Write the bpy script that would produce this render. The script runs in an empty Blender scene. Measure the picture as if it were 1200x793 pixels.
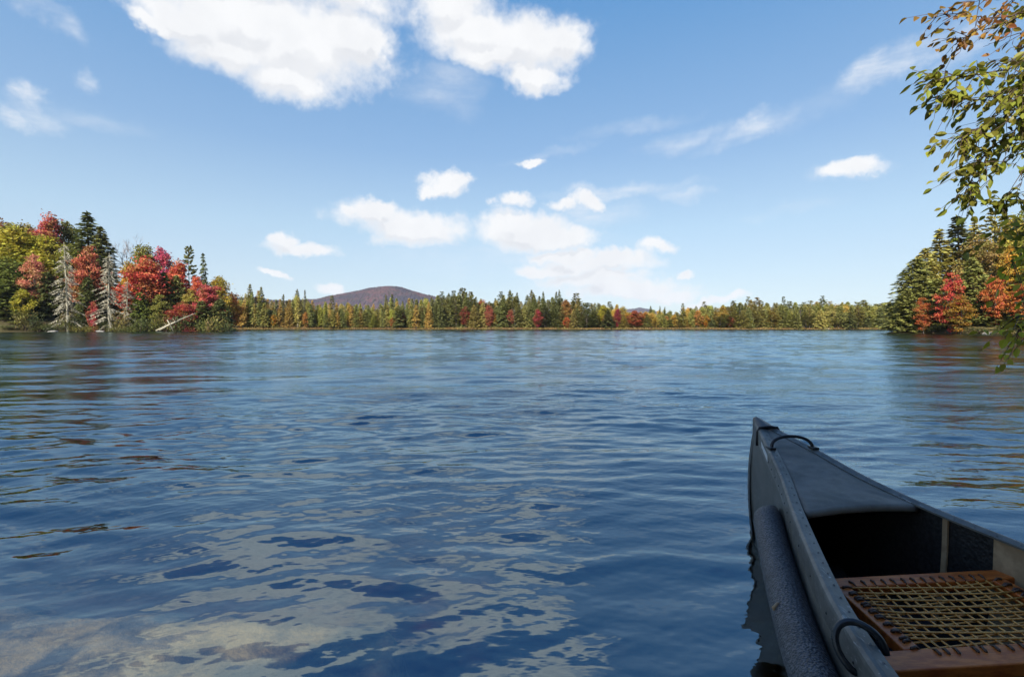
import bpy, math, random
import numpy as np
from mathutils import Vector, Matrix

SC = bpy.context.scene
COL = SC.collection
R = math.radians
rng = np.random.default_rng(7)
random.seed(7)

# ------------------------------------------------------------------ camera
CAM_H = 1.2
FPX = 560.0                       # focal length in pixels of a 1200 px wide picture
PITCH = math.atan(14.5 / FPX)
cd = bpy.data.cameras.new('camera')
cam = bpy.data.objects.new('camera', cd)
COL.objects.link(cam)
cam.location = (0, 0, CAM_H)
cam.rotation_euler = (math.pi / 2 - PITCH, 0, 0)
cd.sensor_width = 36.0
cd.lens = 36.0 * FPX / 1200.0
cd.clip_start = 0.05
cd.clip_end = 20000
SC.camera = cam

# ------------------------------------------------------------------ render, exposure
SC.render.engine = 'CYCLES'
SC.view_settings.view_transform = 'Standard'
SC.view_settings.look = 'None'
SC.view_settings.gamma = 1.0
SC.view_settings.exposure = 0.95
SC.cycles.max_bounces = 7
SC.cycles.diffuse_bounces = 2
SC.cycles.glossy_bounces = 3
SC.cycles.transmission_bounces = 4
SC.cycles.transparent_max_bounces = 6
SC.cycles.caustics_reflective = False
SC.cycles.caustics_refractive = False
SC.cycles.sample_clamp_indirect = 4.0
try:
    SC.cycles.use_denoising = True
    SC.cycles.denoiser = 'OPENIMAGEDENOISE'
except Exception:
    pass

SUN_EL, SUN_AZ = 38.0, 202.0      # azimuth clockwise from +Y (the way the camera looks)


def pix_dir(px, py):
    """Direction in the world seen at a place of the photograph."""
    a = (px - 600.0) / FPX
    b = -(py - 396.5) / FPX
    return Vector((a, math.cos(PITCH) + b * math.sin(PITCH), -math.sin(PITCH) + b * math.cos(PITCH)))


def at_depth(px, py, Y):
    d = pix_dir(px, py)
    k = Y / d.y
    return Vector((d.x * k, Y, CAM_H + d.z * k))


def az_el(px, py):
    d = pix_dir(px, py).normalized()
    return math.atan2(d.x, d.y), math.asin(d.z)


# ------------------------------------------------------------------ node helper
class NT:
    def __init__(self, tree):
        self.t = tree
        tree.nodes.clear()

    def n(self, kind, **kw):
        o = self.t.nodes.new(kind)
        ins = kw.pop('ins', {})
        for k, v in kw.items():
            setattr(o, k, v)
        for k, v in ins.items():
            self.put(o.inputs[k], v)
        return o

    def put(self, sock, v):
        if isinstance(v, bpy.types.NodeSocket):
            self.t.links.new(v, sock)
        elif isinstance(v, bpy.types.Node):
            self.t.links.new(v.outputs[0], sock)
        else:
            if hasattr(sock.default_value, '__len__') and len(sock.default_value) == 4 and len(v) == 3:
                v = (*v, 1)
            sock.default_value = v

    def math(self, op, a, b=None, c=None, clamp=False):
        o = self.t.nodes.new('ShaderNodeMath')
        o.operation = op
        o.use_clamp = clamp
        for i, v in enumerate((a, b, c)):
            if v is not None:
                self.put(o.inputs[i], v)
        return o.outputs[0]

    def vmath(self, op, a, b=None, scale=None):
        o = self.t.nodes.new('ShaderNodeVectorMath')
        o.operation = op
        self.put(o.inputs[0], a)
        if b is not None:
            self.put(o.inputs[1], b)
        if scale is not None:
            self.put(o.inputs['Scale'], scale)
        return o.outputs['Value'] if op in ('LENGTH', 'DOT_PRODUCT') else o.outputs[0]

    def mix(self, fac, a, b, blend='MIX'):
        o = self.t.nodes.new('ShaderNodeMix')
        o.data_type = 'RGBA'
        o.blend_type = blend
        self.put(o.inputs[0], fac)
        self.put(o.inputs[6], a)
        self.put(o.inputs[7], b)
        return o.outputs[2]

    def noise(self, vec, scale, detail=4, rough=0.55, out='Fac'):
        o = self.t.nodes.new('ShaderNodeTexNoise')
        if vec is not None:
            self.put(o.inputs['Vector'], vec)
        o.inputs['Scale'].default_value = scale
        o.inputs['Detail'].default_value = detail
        o.inputs['Roughness'].default_value = rough
        return o.outputs[out]

    def step(self, v, a, b, lo=0.0, hi=1.0):
        o = self.t.nodes.new('ShaderNodeMapRange')
        o.interpolation_type = 'SMOOTHSTEP'
        self.put(o.inputs[0], v)
        for i, x in enumerate((a, b, lo, hi)):
            o.inputs[1 + i].default_value = x
        return o.outputs[0]


# ------------------------------------------------------------------ sky with clouds, by direction
def make_world():
    w = bpy.data.worlds.new('World')
    SC.world = w
    w.use_nodes = True
    T = NT(w.node_tree)
    out = T.n('ShaderNodeOutputWorld')
    bg = T.n('ShaderNodeBackground')
    T.put(out.inputs[0], bg)
    sky = T.n('ShaderNodeTexSky', sky_type='NISHITA', sun_disc=False, sun_elevation=R(SUN_EL), sun_rotation=R(SUN_AZ),
              altitude=500, air_density=1.0, dust_density=0.6, ozone_density=1.4)
    hs = T.n('ShaderNodeHueSaturation', ins={'Saturation': 1.0, 'Value': 1.0, 'Color': sky})
    nish = T.mix(1.0, hs, (0.84, 1.0, 1.10), 'MULTIPLY')
    d = T.n('ShaderNodeTexCoord').outputs['Generated']
    sp = T.n('ShaderNodeSeparateXYZ', ins={0: d})
    # clear autumn air: paler and less green towards the horizon than the model alone
    cr = T.n('ShaderNodeValToRGB')
    stops = [(0, (.67, .73, .77)), (4.4, (.63, .715, .78)), (10.8, (.52, .69, .82)), (19.4, (.305, .50, .765)), (34, (.122, .35, .70)), (46, (.055, .23, .62)), (62, (.03, .165, .54)), (90, (.025, .13, .45))]
    els = cr.color_ramp.elements
    while len(els) < len(stops):
        els.new(0.5)
    for e_, (a_, c_) in zip(els, stops):
        e_.position = a_ / 90.0
        e_.color = (*c_, 1)
    T.put(cr.inputs[0], T.math('DIVIDE', T.math('ARCSINE', sp.outputs[2]), math.pi / 2, clamp=True))
    ramp = T.vmath('SCALE', cr.outputs[0], scale=5.95)
    base = T.mix(0.75, nish, ramp)
    az = T.math('ARCTAN2', sp.outputs[0], sp.outputs[1])
    el = T.math('ARCSINE', sp.outputs[2])
    p0 = T.n('ShaderNodeCombineXYZ', ins={0: az, 1: el, 2: 0.0}).outputs[0]
    # ragged outlines: the position is warped by two noises
    wc = T.noise(d, 7.0, 8, 0.62, 'Color')
    wv = T.vmath('SUBTRACT', wc, (0.5, 0.5, 0.5))
    wv = T.vmath('MULTIPLY', wv, (0.17, 0.11, 0.0))
    p = T.vmath('ADD', p0, wv)

    def blob(b, src):
        px, py, rx, ry = b[:4]
        rot = b[4] if len(b) > 4 else 0.0
        a, e = az_el(px, py)
        ra = max(az_el(px + rx, py)[0] - a, 0.004)
        re = max(az_el(px, py - ry)[1] - e, 0.003)
        m = T.n('ShaderNodeMapping', vector_type='TEXTURE')
        T.put(m.inputs['Vector'], src)
        m.inputs['Location'].default_value = (a, e, 0)
        m.inputs['Rotation'].default_value = (0, 0, R(rot))
        m.inputs['Scale'].default_value = (ra, re, 1)
        return T.vmath('LENGTH', m.outputs[0])

    cumulus = [(215, 16, 64, 24), (290, 18, 112, 44), (345, 55, 95, 46), (335, 92, 56, 24), (410, 50, 46, 40), (437, 52, 26, 24),
               (262, 52, 56, 32), (385, -15, 74, 30), (178, 22, 32, 12), (250, -40, 160, 30),
               (530, 6, 46, 32), (560, 40, 60, 36), (615, 50, 58, 36), (652, 46, 30, 28), (628, 88, 30, 17), (575, 68, 60, 20),
               (330, 277, 15, 9), (352, 289, 32, 8),
               (430, 252, 36, 14), (482, 266, 58, 16), (442, 243, 20, 9), (404, 247, 12, 6),
               (520, 222, 26, 11), (536, 216, 15, 10), (504, 228, 14, 6), (613, 193, 15, 5),
               (612, 274, 52, 18), (648, 282, 48, 10), (602, 264, 34, 14), (597, 237, 16, 9),
               (697, 240, 20, 9), (660, 243, 22, 9),
               (690, 312, 74, 9), (640, 315, 32, 6), (722, 306, 36, 10), (770, 291, 22, 7), (805, 321, 12, 4),
               (735, 338, 70, 10), (700, 326, 60, 9), (660, 300, 40, 8), (790, 345, 30, 6), (840, 352, 26, 4), (1000, 198, 34, 9), (395, 337, 15, 6), (328, 324, 13, 3.5)]
    def field(src, blobs):
        dist = None
        for i, b in enumerate(blobs):
            if i % 6 == 5:   # ties each batch to the one before it, so that few values are alive at once
                src = T.vmath('ADD', src, T.vmath('SCALE', T.n('ShaderNodeCombineXYZ', ins={0: 0.0, 1: 0.0, 2: dist}).outputs[0], scale=1e-5))
            q = blob(b, src)
            dist = q if dist is None else T.math('SMOOTH_MIN', dist, q, 0.18)
        return dist
    dist = field(p, cumulus)
    # the same field a little higher up: tells tops from undersides
    above = field(T.vmath('ADD', p, T.n('ShaderNodeCombineXYZ', ins={0: 0.0, 1: 0.022, 2: T.math('MULTIPLY', dist, 1e-5)}).outputs[0]), cumulus)
    fine = T.noise(d, 38.0, 6, 0.6)
    dd = T.math('ADD', dist, T.math('MULTIPLY', T.math('SUBTRACT', fine, 0.5), 0.85))
    a1 = T.step(dd, 1.52, 0.58)
    # thin wind-drawn veils
    wisps = [(520, 105, 60, 34, 0, .38), (110, 138, 70, 14, -8, .22), (24, 104, 34, 17, -12, .8), (8, 132, 34, 15, -10, .8), (55, 22, 44, 22, -20, .42), (98, 90, 20, 11, 0, .4), (30, 125, 46, 22, -20, .45),
             (700, 335, 120, 18, 0, .55), (745, 345, 100, 18, 0, .5), (725, 228, 110, 9, 0, .5), (800, 231, 40, 8, 0, .42), (680, 255, 70, 24, 0, .5),
             (880, 155, 76, 17, 14, .68), (795, 165, 56, 15, 4, .4), (1040, 72, 78, 20, 24, .62), (960, 125, 70, 20, 24, .12), (740, 148, 80, 10, 6, .22),
             (1120, 45, 60, 22, 30, .4), (1000, 198, 50, 14, 0, .5), (930, 245, 60, 10, 5, .14), (640, 182, 70, 8, 8, .22), (600, 300, 190, 26, 0, .22)]
    sw = T.vmath('MULTIPLY', p0, (5.0, 17.0, 1.0))
    m = T.n('ShaderNodeMapping', ins={'Vector': sw})
    m.inputs['Rotation'].default_value = (0, 0, R(9))
    streak = T.step(T.noise(m.outputs[0], 2.2, 6, 0.62), 0.28, 0.72)
    wv2 = T.vmath('MULTIPLY', wv, (1.3, 1.0, 0))
    pw = T.vmath('ADD', p0, wv2)
    a2 = None
    for i, b in enumerate(wisps):
        if i % 6 == 0:
            pw = T.vmath('ADD', pw, T.vmath('SCALE', T.n('ShaderNodeCombineXYZ', ins={0: 0.0, 1: 0.0, 2: above if a2 is None else a2}).outputs[0], scale=1e-5))
        q = T.step(blob(b, pw), 1.25, 0.1, 0.0, b[5])
        a2 = q if a2 is None else T.math('MAXIMUM', a2, q)
    a2 = T.math('MULTIPLY', a2, T.math('MULTIPLY_ADD', streak, 0.75, 0.3), clamp=True)
    # a ragged field of fair-weather clouds over the part of the sky behind the photographer
    back = T.step(T.noise(T.vmath('MULTIPLY', d, (1, 1, 2.0)), 2.6, 7, 0.55), 0.56, 0.68)
    back = T.math('MULTIPLY', back, T.step(sp.outputs[1], 0.05, -0.25))
    alpha = T.math('MAXIMUM', T.math('MAXIMUM', a1, a2), back, clamp=True)
    # thick middles turn a little grey underneath
    body = T.noise(d, 13.0, 5, 0.55)
    under = T.step(T.math('SUBTRACT', dist, above), -0.02, 0.30)
    grey = T.math('MULTIPLY', T.math('ADD', T.math('MULTIPLY', T.step(body, 0.36, 0.70), 0.35), T.math('MULTIPLY', under, 0.55)), T.step(dd, 1.25, 0.5), clamp=True)
    cl = T.mix(grey, (5.75, 5.8, 5.9), (4.6, 4.72, 5.0))
    tot = T.mix(alpha, base, cl)
    T.put(bg.inputs[0], tot)
    bg.inputs[1].default_value = 0.0875
    w.cycles.sampling_method = 'MANUAL'
    w.cycles.sample_map_resolution = 512


make_world()
ld = bpy.data.lights.new('sun', 'SUN')
ld.energy = 5.0
ld.angle = R(0.5)
ld.color = (1.0, 0.93, 0.82)
sun = bpy.data.objects.new('sun', ld)
COL.objects.link(sun)
_sd = Vector((math.sin(R(SUN_AZ)) * math.cos(R(SUN_EL)), math.cos(R(SUN_AZ)) * math.cos(R(SUN_EL)), math.sin(R(SUN_EL))))
sun.rotation_euler = _sd.to_track_quat('Z', 'Y').to_euler()


# ------------------------------------------------------------------ materials
def material(name):
    m = bpy.data.materials.new(name)
    m.use_nodes = True
    return m, NT(m.node_tree)


def leaf_material(name, var=0.5, trans=0.35, rough=0.6, clump=0.8, hue=0.03, patch=0.35, patchy=0.85):
    """Leaf colour is the object's own colour; every leaf differs a little."""
    m, T = material(name)
    out = T.n('ShaderNodeOutputMaterial')
    oi = T.n('ShaderNodeObjectInfo')
    geo = T.n('ShaderNodeNewGeometry')
    rnd = geo.outputs['Random Per Island']
    tc = T.n('ShaderNodeTexCoord').outputs['Object']
    cl = T.noise(tc, clump, 2, 0.5)
    h = T.math('ADD', 0.5, T.math('MULTIPLY', T.math('SUBTRACT', T.math('ADD', T.math('MULTIPLY', rnd, 0.5), T.math('MULTIPLY', cl, 1.0)), 0.75), hue * 2))
    v = T.math('ADD', 1.0 - var * 0.5, T.math('MULTIPLY', rnd, var))
    off = T.vmath('ADD', tc, T.vmath('SCALE', T.n('ShaderNodeCombineXYZ', ins={0: oi.outputs['Random'], 1: oi.outputs['Random'], 2: 0.0}).outputs[0], scale=40.0))
    gp = T.step(T.math('ADD', T.noise(off, patch, 3, 0.6), T.math('MULTIPLY', rnd, 0.12)), 0.53, 0.66, 0.0, patchy)
    cc = T.mix(gp, oi.outputs['Color'], T.mix(0.35, (0.17, 0.17, 0.035), oi.outputs['Color']))
    hs = T.n('ShaderNodeHueSaturation', ins={'Hue': h, 'Value': v, 'Color': cc})
    df = T.n('ShaderNodeBsdfPrincipled', ins={'Base Color': hs, 'Roughness': rough, 'Specular IOR Level': 0.25})
    tr = T.n('ShaderNodeBsdfTranslucent', ins={'Color': hs})
    mx = T.n('ShaderNodeMixShader', ins={0: trans, 1: df, 2: tr})
    T.put(out.inputs[0], mx)
    return m


def bark_material(name, c1, c2, scale=6.0):
    m, T = material(name)
    out = T.n('ShaderNodeOutputMaterial')
    tc = T.n('ShaderNodeTexCoord').outputs['Object']
    st = T.vmath('MULTIPLY', tc, (1, 1, 0.25))
    f = T.step(T.noise(st, scale, 5, 0.65), 0.35, 0.65)
    col = T.mix(f, c1, c2)
    b = T.n('ShaderNodeBump', ins={'Strength': 0.5, 'Distance': 0.02, 'Height': f})
    p = T.n('ShaderNodeBsdfPrincipled', ins={'Base Color': col, 'Roughness': 0.9, 'Normal': b})
    T.put(out.inputs[0], p)
    return m


MAT_NEEDLE = leaf_material('needles', 0.8, 0.22, 0.55, 0.5, 0.025, 0.3, 0.4)
MAT_LEAF = leaf_material('leaves', 0.6, 0.38, 0.55, 0.45, 0.035)
MAT_NEARLEAF = leaf_material('near_leaves', 0.8, 0.45, 0.42, 1.6, 0.05, 2.0, 0.5)
MAT_BARK = bark_material('bark', (0.05, 0.038, 0.03), (0.13, 0.105, 0.085))
MAT_PALEBARK = bark_material('pale_bark', (0.17, 0.15, 0.125), (0.36, 0.33, 0.28))
MAT_DEADWOOD = bark_material('dead_wood', (0.25, 0.23, 0.165), (0.45, 0.415, 0.31), 9.0)
MAT_TWIG = bark_material('twigs', (0.05, 0.03, 0.022), (0.11, 0.07, 0.05), 20.0)


# ------------------------------------------------------------------ mesh building
class MB:
    def __init__(self):
        self.v, self.f, self.n = [], [], 0

    def add(self, verts, faces):
        verts = np.asarray(verts, float).reshape(-1, 3)
        self.v.append(verts)
        o = self.n
        for f in faces:
            self.f.append([i + o for i in f])
        self.n += len(verts)

    def quads(self, arr):
        """arr (n, 4, 3): n separate four-cornered leaves"""
        arr = np.asarray(arr, float)
        n = len(arr)
        self.v.append(arr.reshape(-1, 3))
        o = self.n
        self.f.extend((np.arange(n * 4).reshape(n, 4) + o).tolist())
        self.n += n * 4

    def tube(self, pts, rad, sides=6, cap=True, squash=None):
        pts = [np.asarray(p, float) for p in pts]
        k = len(pts)
        if not hasattr(rad, '__len__'):
            rad = [rad] * k
        tang = [pts[min(i + 1, k - 1)] - pts[max(i - 1, 0)] for i in range(k)]
        t0 = tang[0] / (np.linalg.norm(tang[0]) + 1e-9)
        ref = np.array([0, 0, 1.0]) if abs(t0[2]) < 0.9 else np.array([1.0, 0, 0])
        nrm = np.cross(t0, ref)
        nrm /= np.linalg.norm(nrm) + 1e-9
        vs = []
        for i in range(k):
            t = tang[i] / (np.linalg.norm(tang[i]) + 1e-9)
            nrm = nrm - t * (nrm @ t)
            nrm /= np.linalg.norm(nrm) + 1e-9
            bn = np.cross(t, nrm)
            for j in range(sides):
                a = 2 * math.pi * j / sides
                ca, sa = math.cos(a), math.sin(a)
                if squash:
                    sa *= squash
                vs.append(pts[i] + rad[i] * (ca * nrm + sa * bn))
        fs = []
        for i in range(k - 1):
            for j in range(sides):
                a, b = i * sides + j, i * sides + (j + 1) % sides
                fs.append([a, b, b + sides, a + sides])
        if cap:
            fs.append(list(range(sides))[::-1])
            fs.append([(k - 1) * sides + j for j in range(sides)])
        self.add(vs, fs)

    def loft(self, rows, close=False, caps=False):
        rows = [np.asarray(r, float) for r in rows]
        m = len(rows[0])
        fs = []
        for i in range(len(rows) - 1):
            for j in range(m if close else m - 1):
                a, b = i * m + j, i * m + (j + 1) % m
                fs.append([a, b, b + m, a + m])
        if caps:
            fs.append(list(range(m))[::-1])
            fs.append([(len(rows) - 1) * m + j for j in range(m)])
        self.add(np.concatenate(rows), fs)

    def box(self, c, sx, sy, sz, frame=None):
        c = np.asarray(c, float)
        fr = np.eye(3) if frame is None else np.asarray(frame, float)
        vs = [c + fr[0] * x * sx / 2 + fr[1] * y * sy / 2 + fr[2] * z * sz / 2 for x in (-1, 1) for y in (-1, 1) for z in (-1, 1)]
        self.add(vs, [[0, 1, 3, 2], [4, 6, 7, 5], [0, 4, 5, 1], [2, 3, 7, 6], [0, 2, 6, 4], [1, 5, 7, 3]])

    def build(self, name, mat, parent=None, smooth=False, color=None, recalc=False):
        me = bpy.data.meshes.new(name)
        me.from_pydata(np.concatenate(self.v).tolist(), [], self.f)
        me.materials.append(mat)
        if recalc:
            import bmesh
            bm = bmesh.new()
            bm.from_mesh(me)
            bmesh.ops.recalc_face_normals(bm, faces=bm.faces)
            bm.to_mesh(me)
            bm.free()
        if smooth:
            me.shade_smooth()
        me.update()
        o = bpy.data.objects.new(name, me)
        COL.objects.link(o)
        if parent is not None:
            o.parent = parent
        if color is not None:
            o.color = (*color, 1)
        return o


def tag(o, label=None, cat=None, group=None, kind=None):
    if label:
        o['label'] = label
    if cat:
        o['category'] = cat
    if group:
        o['group'] = group
    if kind:
        o['kind'] = kind
    return o


def empty(name, loc=(0, 0, 0)):
    o = bpy.data.objects.new(name, None)
    COL.objects.link(o)
    o.location = loc
    o.empty_display_size = 0.2
    return o


def bevel(o, w, seg=2, angle=40):
    m = o.modifiers.new('bevel', 'BEVEL')
    m.width = w
    m.segments = seg
    m.limit_method = 'ANGLE'
    m.angle_limit = R(angle)
    return o


# ------------------------------------------------------------------ the lake and its ground
LAKE = np.array([(-9, -3.2), (-40, 6), (-90, 40), (-128, 72), (-112, 91), (-100, 96), (-90, 108), (-83, 122), (-80, 134), (-86, 146), (-100, 158),
                 (-104, 167), (-60, 168), (-20, 166), (20, 167), (60, 166), (100, 168), (140, 169), (160, 160), (120, 132), (92, 108), (70, 90), (65, 84),
                 (67, 77), (74, 68), (70, 56), (52, 36), (26, 13), (9.5, 1.6), (5.5, -1.6), (3.2, -3.4)], float)


def lake_sd(x, y):
    """signed distance to the shoreline, negative on the water"""
    P = np.stack([x, y], -1)
    best = np.full(x.shape, 1e12)
    inside = np.zeros(x.shape, bool)
    n = len(LAKE)
    for i in range(n):
        a, b = LAKE[i], LAKE[(i + 1) % n]
        e = b - a
        t = np.clip(((P - a) @ e) / (e @ e), 0, 1)
        q = P - a - t[..., None] * e
        best = np.minimum(best, (q ** 2).sum(-1))
        c = (a[1] > y) != (b[1] > y)
        xi = a[0] + (y - a[1]) / (b[1] - a[1] + 1e-12) * e[0]
        inside ^= c & (x < xi)
    d = np.sqrt(best)
    return np.where(inside, -d, d)


def fnoise(x, y, seed, oct=4, base=1.0):
    r = np.random.default_rng(seed)
    s = np.zeros_like(x)
    amp = 1.0
    fr = base
    for _ in range(oct):
        for _k in range(3):
            a = r.uniform(0, 2 * math.pi)
            s += amp / 3 * np.sin((x * math.cos(a) + y * math.sin(a)) * fr * r.uniform(.8, 1.25) + r.uniform(0, 6.28))
        amp *= .55
        fr *= 1.9
    return s


def ground_z(x, y):
    x = np.asarray(x, float)
    y = np.asarray(y, float)
    sd = lake_sd(x, y) + 0.8 * fnoise(x, y, 3, 3, .12) * np.clip((np.hypot(x, y) - 20) / 40, 0, 1)
    left = np.exp(-((x + 120) / 55) ** 2) * np.clip((190 - y) / 50, 0, 1)
    right = np.exp(-((x - 110) / 60) ** 2) * np.clip((150 - y) / 40, 0, 1)
    up = np.clip(sd, 0, None)
    z = 0.25 * np.tanh(up / 1.0) + 0.03 * np.clip(up, 0, 700) + 0.0
    z = z + (left * 9 + right * 7) * (1 - np.exp(-np.clip(up - 1, 0, None) / 22)) + 0.12 * fnoise(x, y, 5, 3, .5) * np.clip(up / 3, 0, 1)
    dn = np.clip(-sd, 0, None)
    bed = -np.minimum(0.02 + dn * 0.085, 3.0) + 0.02 * fnoise(x, y, 9, 4, 3.0) * np.clip(1 - np.hypot(x, y) / 30, 0, 1)
    # a pale stone ledge just under the surface close to the left
    wx = x + 0.13 * fnoise(x, y, 11, 4, 4.0)
    wy = y + 0.10 * fnoise(x, y, 12, 4, 4.5)
    e = 1 / (1 + np.exp(-(-0.26 - wx + (wy - 1.6) * -0.35) / 0.03)) * 1 / (1 + np.exp(-(2.16 - wy - 0.04 * wx) / 0.03)) / (1 + np.exp(-(wx + 4.2) / .3))
    ledge = -0.05 + 0.022 * fnoise(x, y, 14, 4, 6.0) - 0.03 * np.clip(wy - 1.2, 0, 2)
    bed = bed * (1 - e) + ledge * e
    return np.where(sd > 0, z, bed)


def gz(x, y):
    return float(ground_z(np.array([x]), np.array([y]))[0])


def ground_material():
    m, T = material('forest_floor_and_lake_bed')
    out = T.n('ShaderNodeOutputMaterial')
    g = T.n('ShaderNodeNewGeometry').outputs['Position']
    sp = T.n('ShaderNodeSeparateXYZ', ins={0: g})
    f = T.step(T.noise(g, 0.6, 6, 0.6), 0.38, 0.62)
    land = T.mix(f, (0.032, 0.024, 0.013), (0.055, 0.05, 0.018))
    big = T.step(T.noise(g, 0.012, 5, 0.6), 0.40, 0.60)
    land = T.mix(big, land, (0.11, 0.085, 0.03))
    st = T.noise(T.vmath('MULTIPLY', g, (1.0, 1.0, 3.0)), 3.5, 8, 0.65)
    sand = T.mix(T.step(st, 0.40, 0.62), (0.026, 0.024, 0.010), (0.155, 0.138, 0.066))
    under = T.step(sp.outputs[2], -0.01, -0.04)
    col = T.mix(under, land, sand)
    b = T.n('ShaderNodeBump', ins={'Strength': 0.6, 'Distance': 0.05, 'Height': T.noise(g, 9.0, 6, 0.65)})
    p = T.n('ShaderNodeBsdfPrincipled', ins={'Base Color': col, 'Roughness': 0.9, 'Normal': b, 'Specular IOR Level': 0.2})
    T.put(out.inputs[0], p)
    return m


def fast_mesh(name, verts, quads, mat, smooth=True):
    me = bpy.data.meshes.new(name)
    me.vertices.add(len(verts))
    me.vertices.foreach_set('co', np.ascontiguousarray(verts, np.float32).ravel())
    me.loops.add(quads.size)
    me.loops.foreach_set('vertex_index', np.ascontiguousarray(quads, np.int32).ravel())
    me.polygons.add(len(quads))
    me.polygons.foreach_set('loop_start', np.arange(0, quads.size, 4, dtype=np.int32))
    me.polygons.foreach_set('loop_total', np.full(len(quads), 4, np.int32))
    me.update(calc_edges=True)
    me.validate()
    if smooth:
        me.shade_smooth()
    me.materials.append(mat)
    o = bpy.data.objects.new(name, me)
    COL.objects.link(o)
    return o


def grid_quads(nr, nc, wrap=False):
    i = np.arange(nr - 1)[:, None]
    j = np.arange(nc if wrap else nc - 1)[None, :]
    j2 = (j + 1) % nc
    return np.stack([i * nc + j + 0 * j2, i * nc + j2, (i + 1) * nc + j2, (i + 1) * nc + j], -1).reshape(-1, 4)


def make_ground():
    rings = np.exp(np.linspace(math.log(0.25), math.log(4600), 400))
    ang = np.linspace(0, 2 * math.pi, 720, endpoint=False)
    X = rings[:, None] * np.sin(ang)[None]
    Y = rings[:, None] * np.cos(ang)[None]
    Z = ground_z(X, Y)
    o = fast_mesh('ground', np.stack([X, Y, Z], -1).reshape(-1, 3), grid_quads(400, 720, True)[:, ::-1], ground_material())
    tag(o, kind='structure')


make_ground()

# ------------------------------------------------------------------ the canoe's lines
C_TIP = np.array([1.4397, 2.7984])
C_TH = -0.0801
C_A = np.array([math.sin(C_TH), -math.cos(C_TH)])      # towards the stern
C_N = np.array([math.cos(C_TH), math.sin(C_TH)])       # towards the right gunwale
C_ROLL = 0.0263
C_LEN = 4.4
_K = np.array([0, .2, .45, .7, .95, 1.2, 1.6, 2.2, 3.2])
_W = np.array([0.012, 0.062, 0.122, 0.182, 0.26, 0.338, 0.455, 0.542, 0.545])
_Z = np.array([0.651, 0.613, 0.573, 0.526, 0.491, 0.472, 0.458, 0.444, 0.440])


def _herm(k, v, s):
    m = np.gradient(v, k)
    s = np.clip(s, k[0], k[-1])
    i = min(max(int(np.searchsorted(k, s)) - 1, 0), len(k) - 2)
    h = k[i + 1] - k[i]
    t = (s - k[i]) / h
    return float((2 * t**3 - 3 * t**2 + 1) * v[i] + (t**3 - 2 * t**2 + t) * h * m[i] + (-2 * t**3 + 3 * t**2) * v[i + 1] + (t**3 - t**2) * h * m[i + 1])


def hull_w(s):
    return _herm(_K, _W, min(s, C_LEN - s))


def hull_z(s):
    return _herm(_K, _Z, min(s, C_LEN - s))


def cw(s, t, z):
    """canoe coordinates (aft, right, up) to the world"""
    p = C_TIP + C_A * s + C_N * t
    return np.array([p[0], p[1], z + C_ROLL * t])


# ------------------------------------------------------------------ water
def water_material():
    m, T = material('lake_water')
    out = T.n('ShaderNodeOutputMaterial')
    g = T.n('ShaderNodeNewGeometry').outputs['Position']
    dist = T.vmath('LENGTH', g)
    # small ripples that the mesh is too coarse for, stronger where gusts pass
    gust = T.step(T.noise(T.vmath('MULTIPLY', g, (0.035, 0.10, 1)), 1.0, 4, 0.6), 0.35, 0.68)
    n1 = T.noise(T.vmath('MULTIPLY', g, (0.65, 1.55, 1)), 1.0, 4, 0.6)
    n2 = T.noise(T.vmath('MULTIPLY', g, (3.0, 6.0, 1)), 1.5, 3, 0.6)
    far = T.step(dist, 3.0, 30.0)
    h = T.math('ADD', T.math('MULTIPLY', n1, T.math('MULTIPLY', far, 0.05)), T.math('MULTIPLY', n2, T.math('MULTIPLY', T.math('MULTIPLY_ADD', gust, 0.010, 0.003), T.step(dist, 1.0, 9.0, 0.7, 2.2))))
    h = T.math('MULTIPLY', h, T.math('MULTIPLY_ADD', gust, 0.8, 0.5))
    b = T.n('ShaderNodeBump', ins={'Strength': 1.0, 'Distance': 1.0, 'Height': h})
    fr = T.n('ShaderNodeFresnel', ins={'IOR': 2.7, 'Normal': b})
    gl = T.n('ShaderNodeBsdfGlossy', ins={'Color': (0.68, 0.87, 1.0), 'Roughness': T.step(dist, 4.0, 70.0, 0.008, 0.085), 'Normal': b})
    tr = T.n('ShaderNodeBsdfTransparent', ins={'Color': (0.96, 0.93, 0.88)})
    mx = T.n('ShaderNodeMixShader', ins={0: T.math('MULTIPLY', fr, T.math('SUBTRACT', 1.0, T.n('ShaderNodeNewGeometry').outputs['Backfacing'])), 1: tr, 2: gl})
    T.put(out.inputs['Surface'], mx)
    va = T.n('ShaderNodeVolumeAbsorption', ins={'Color': (0.60, 0.46, 0.22), 'Density': 3.0})
    T.put(out.inputs['Volume'], va)
    return m


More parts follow.
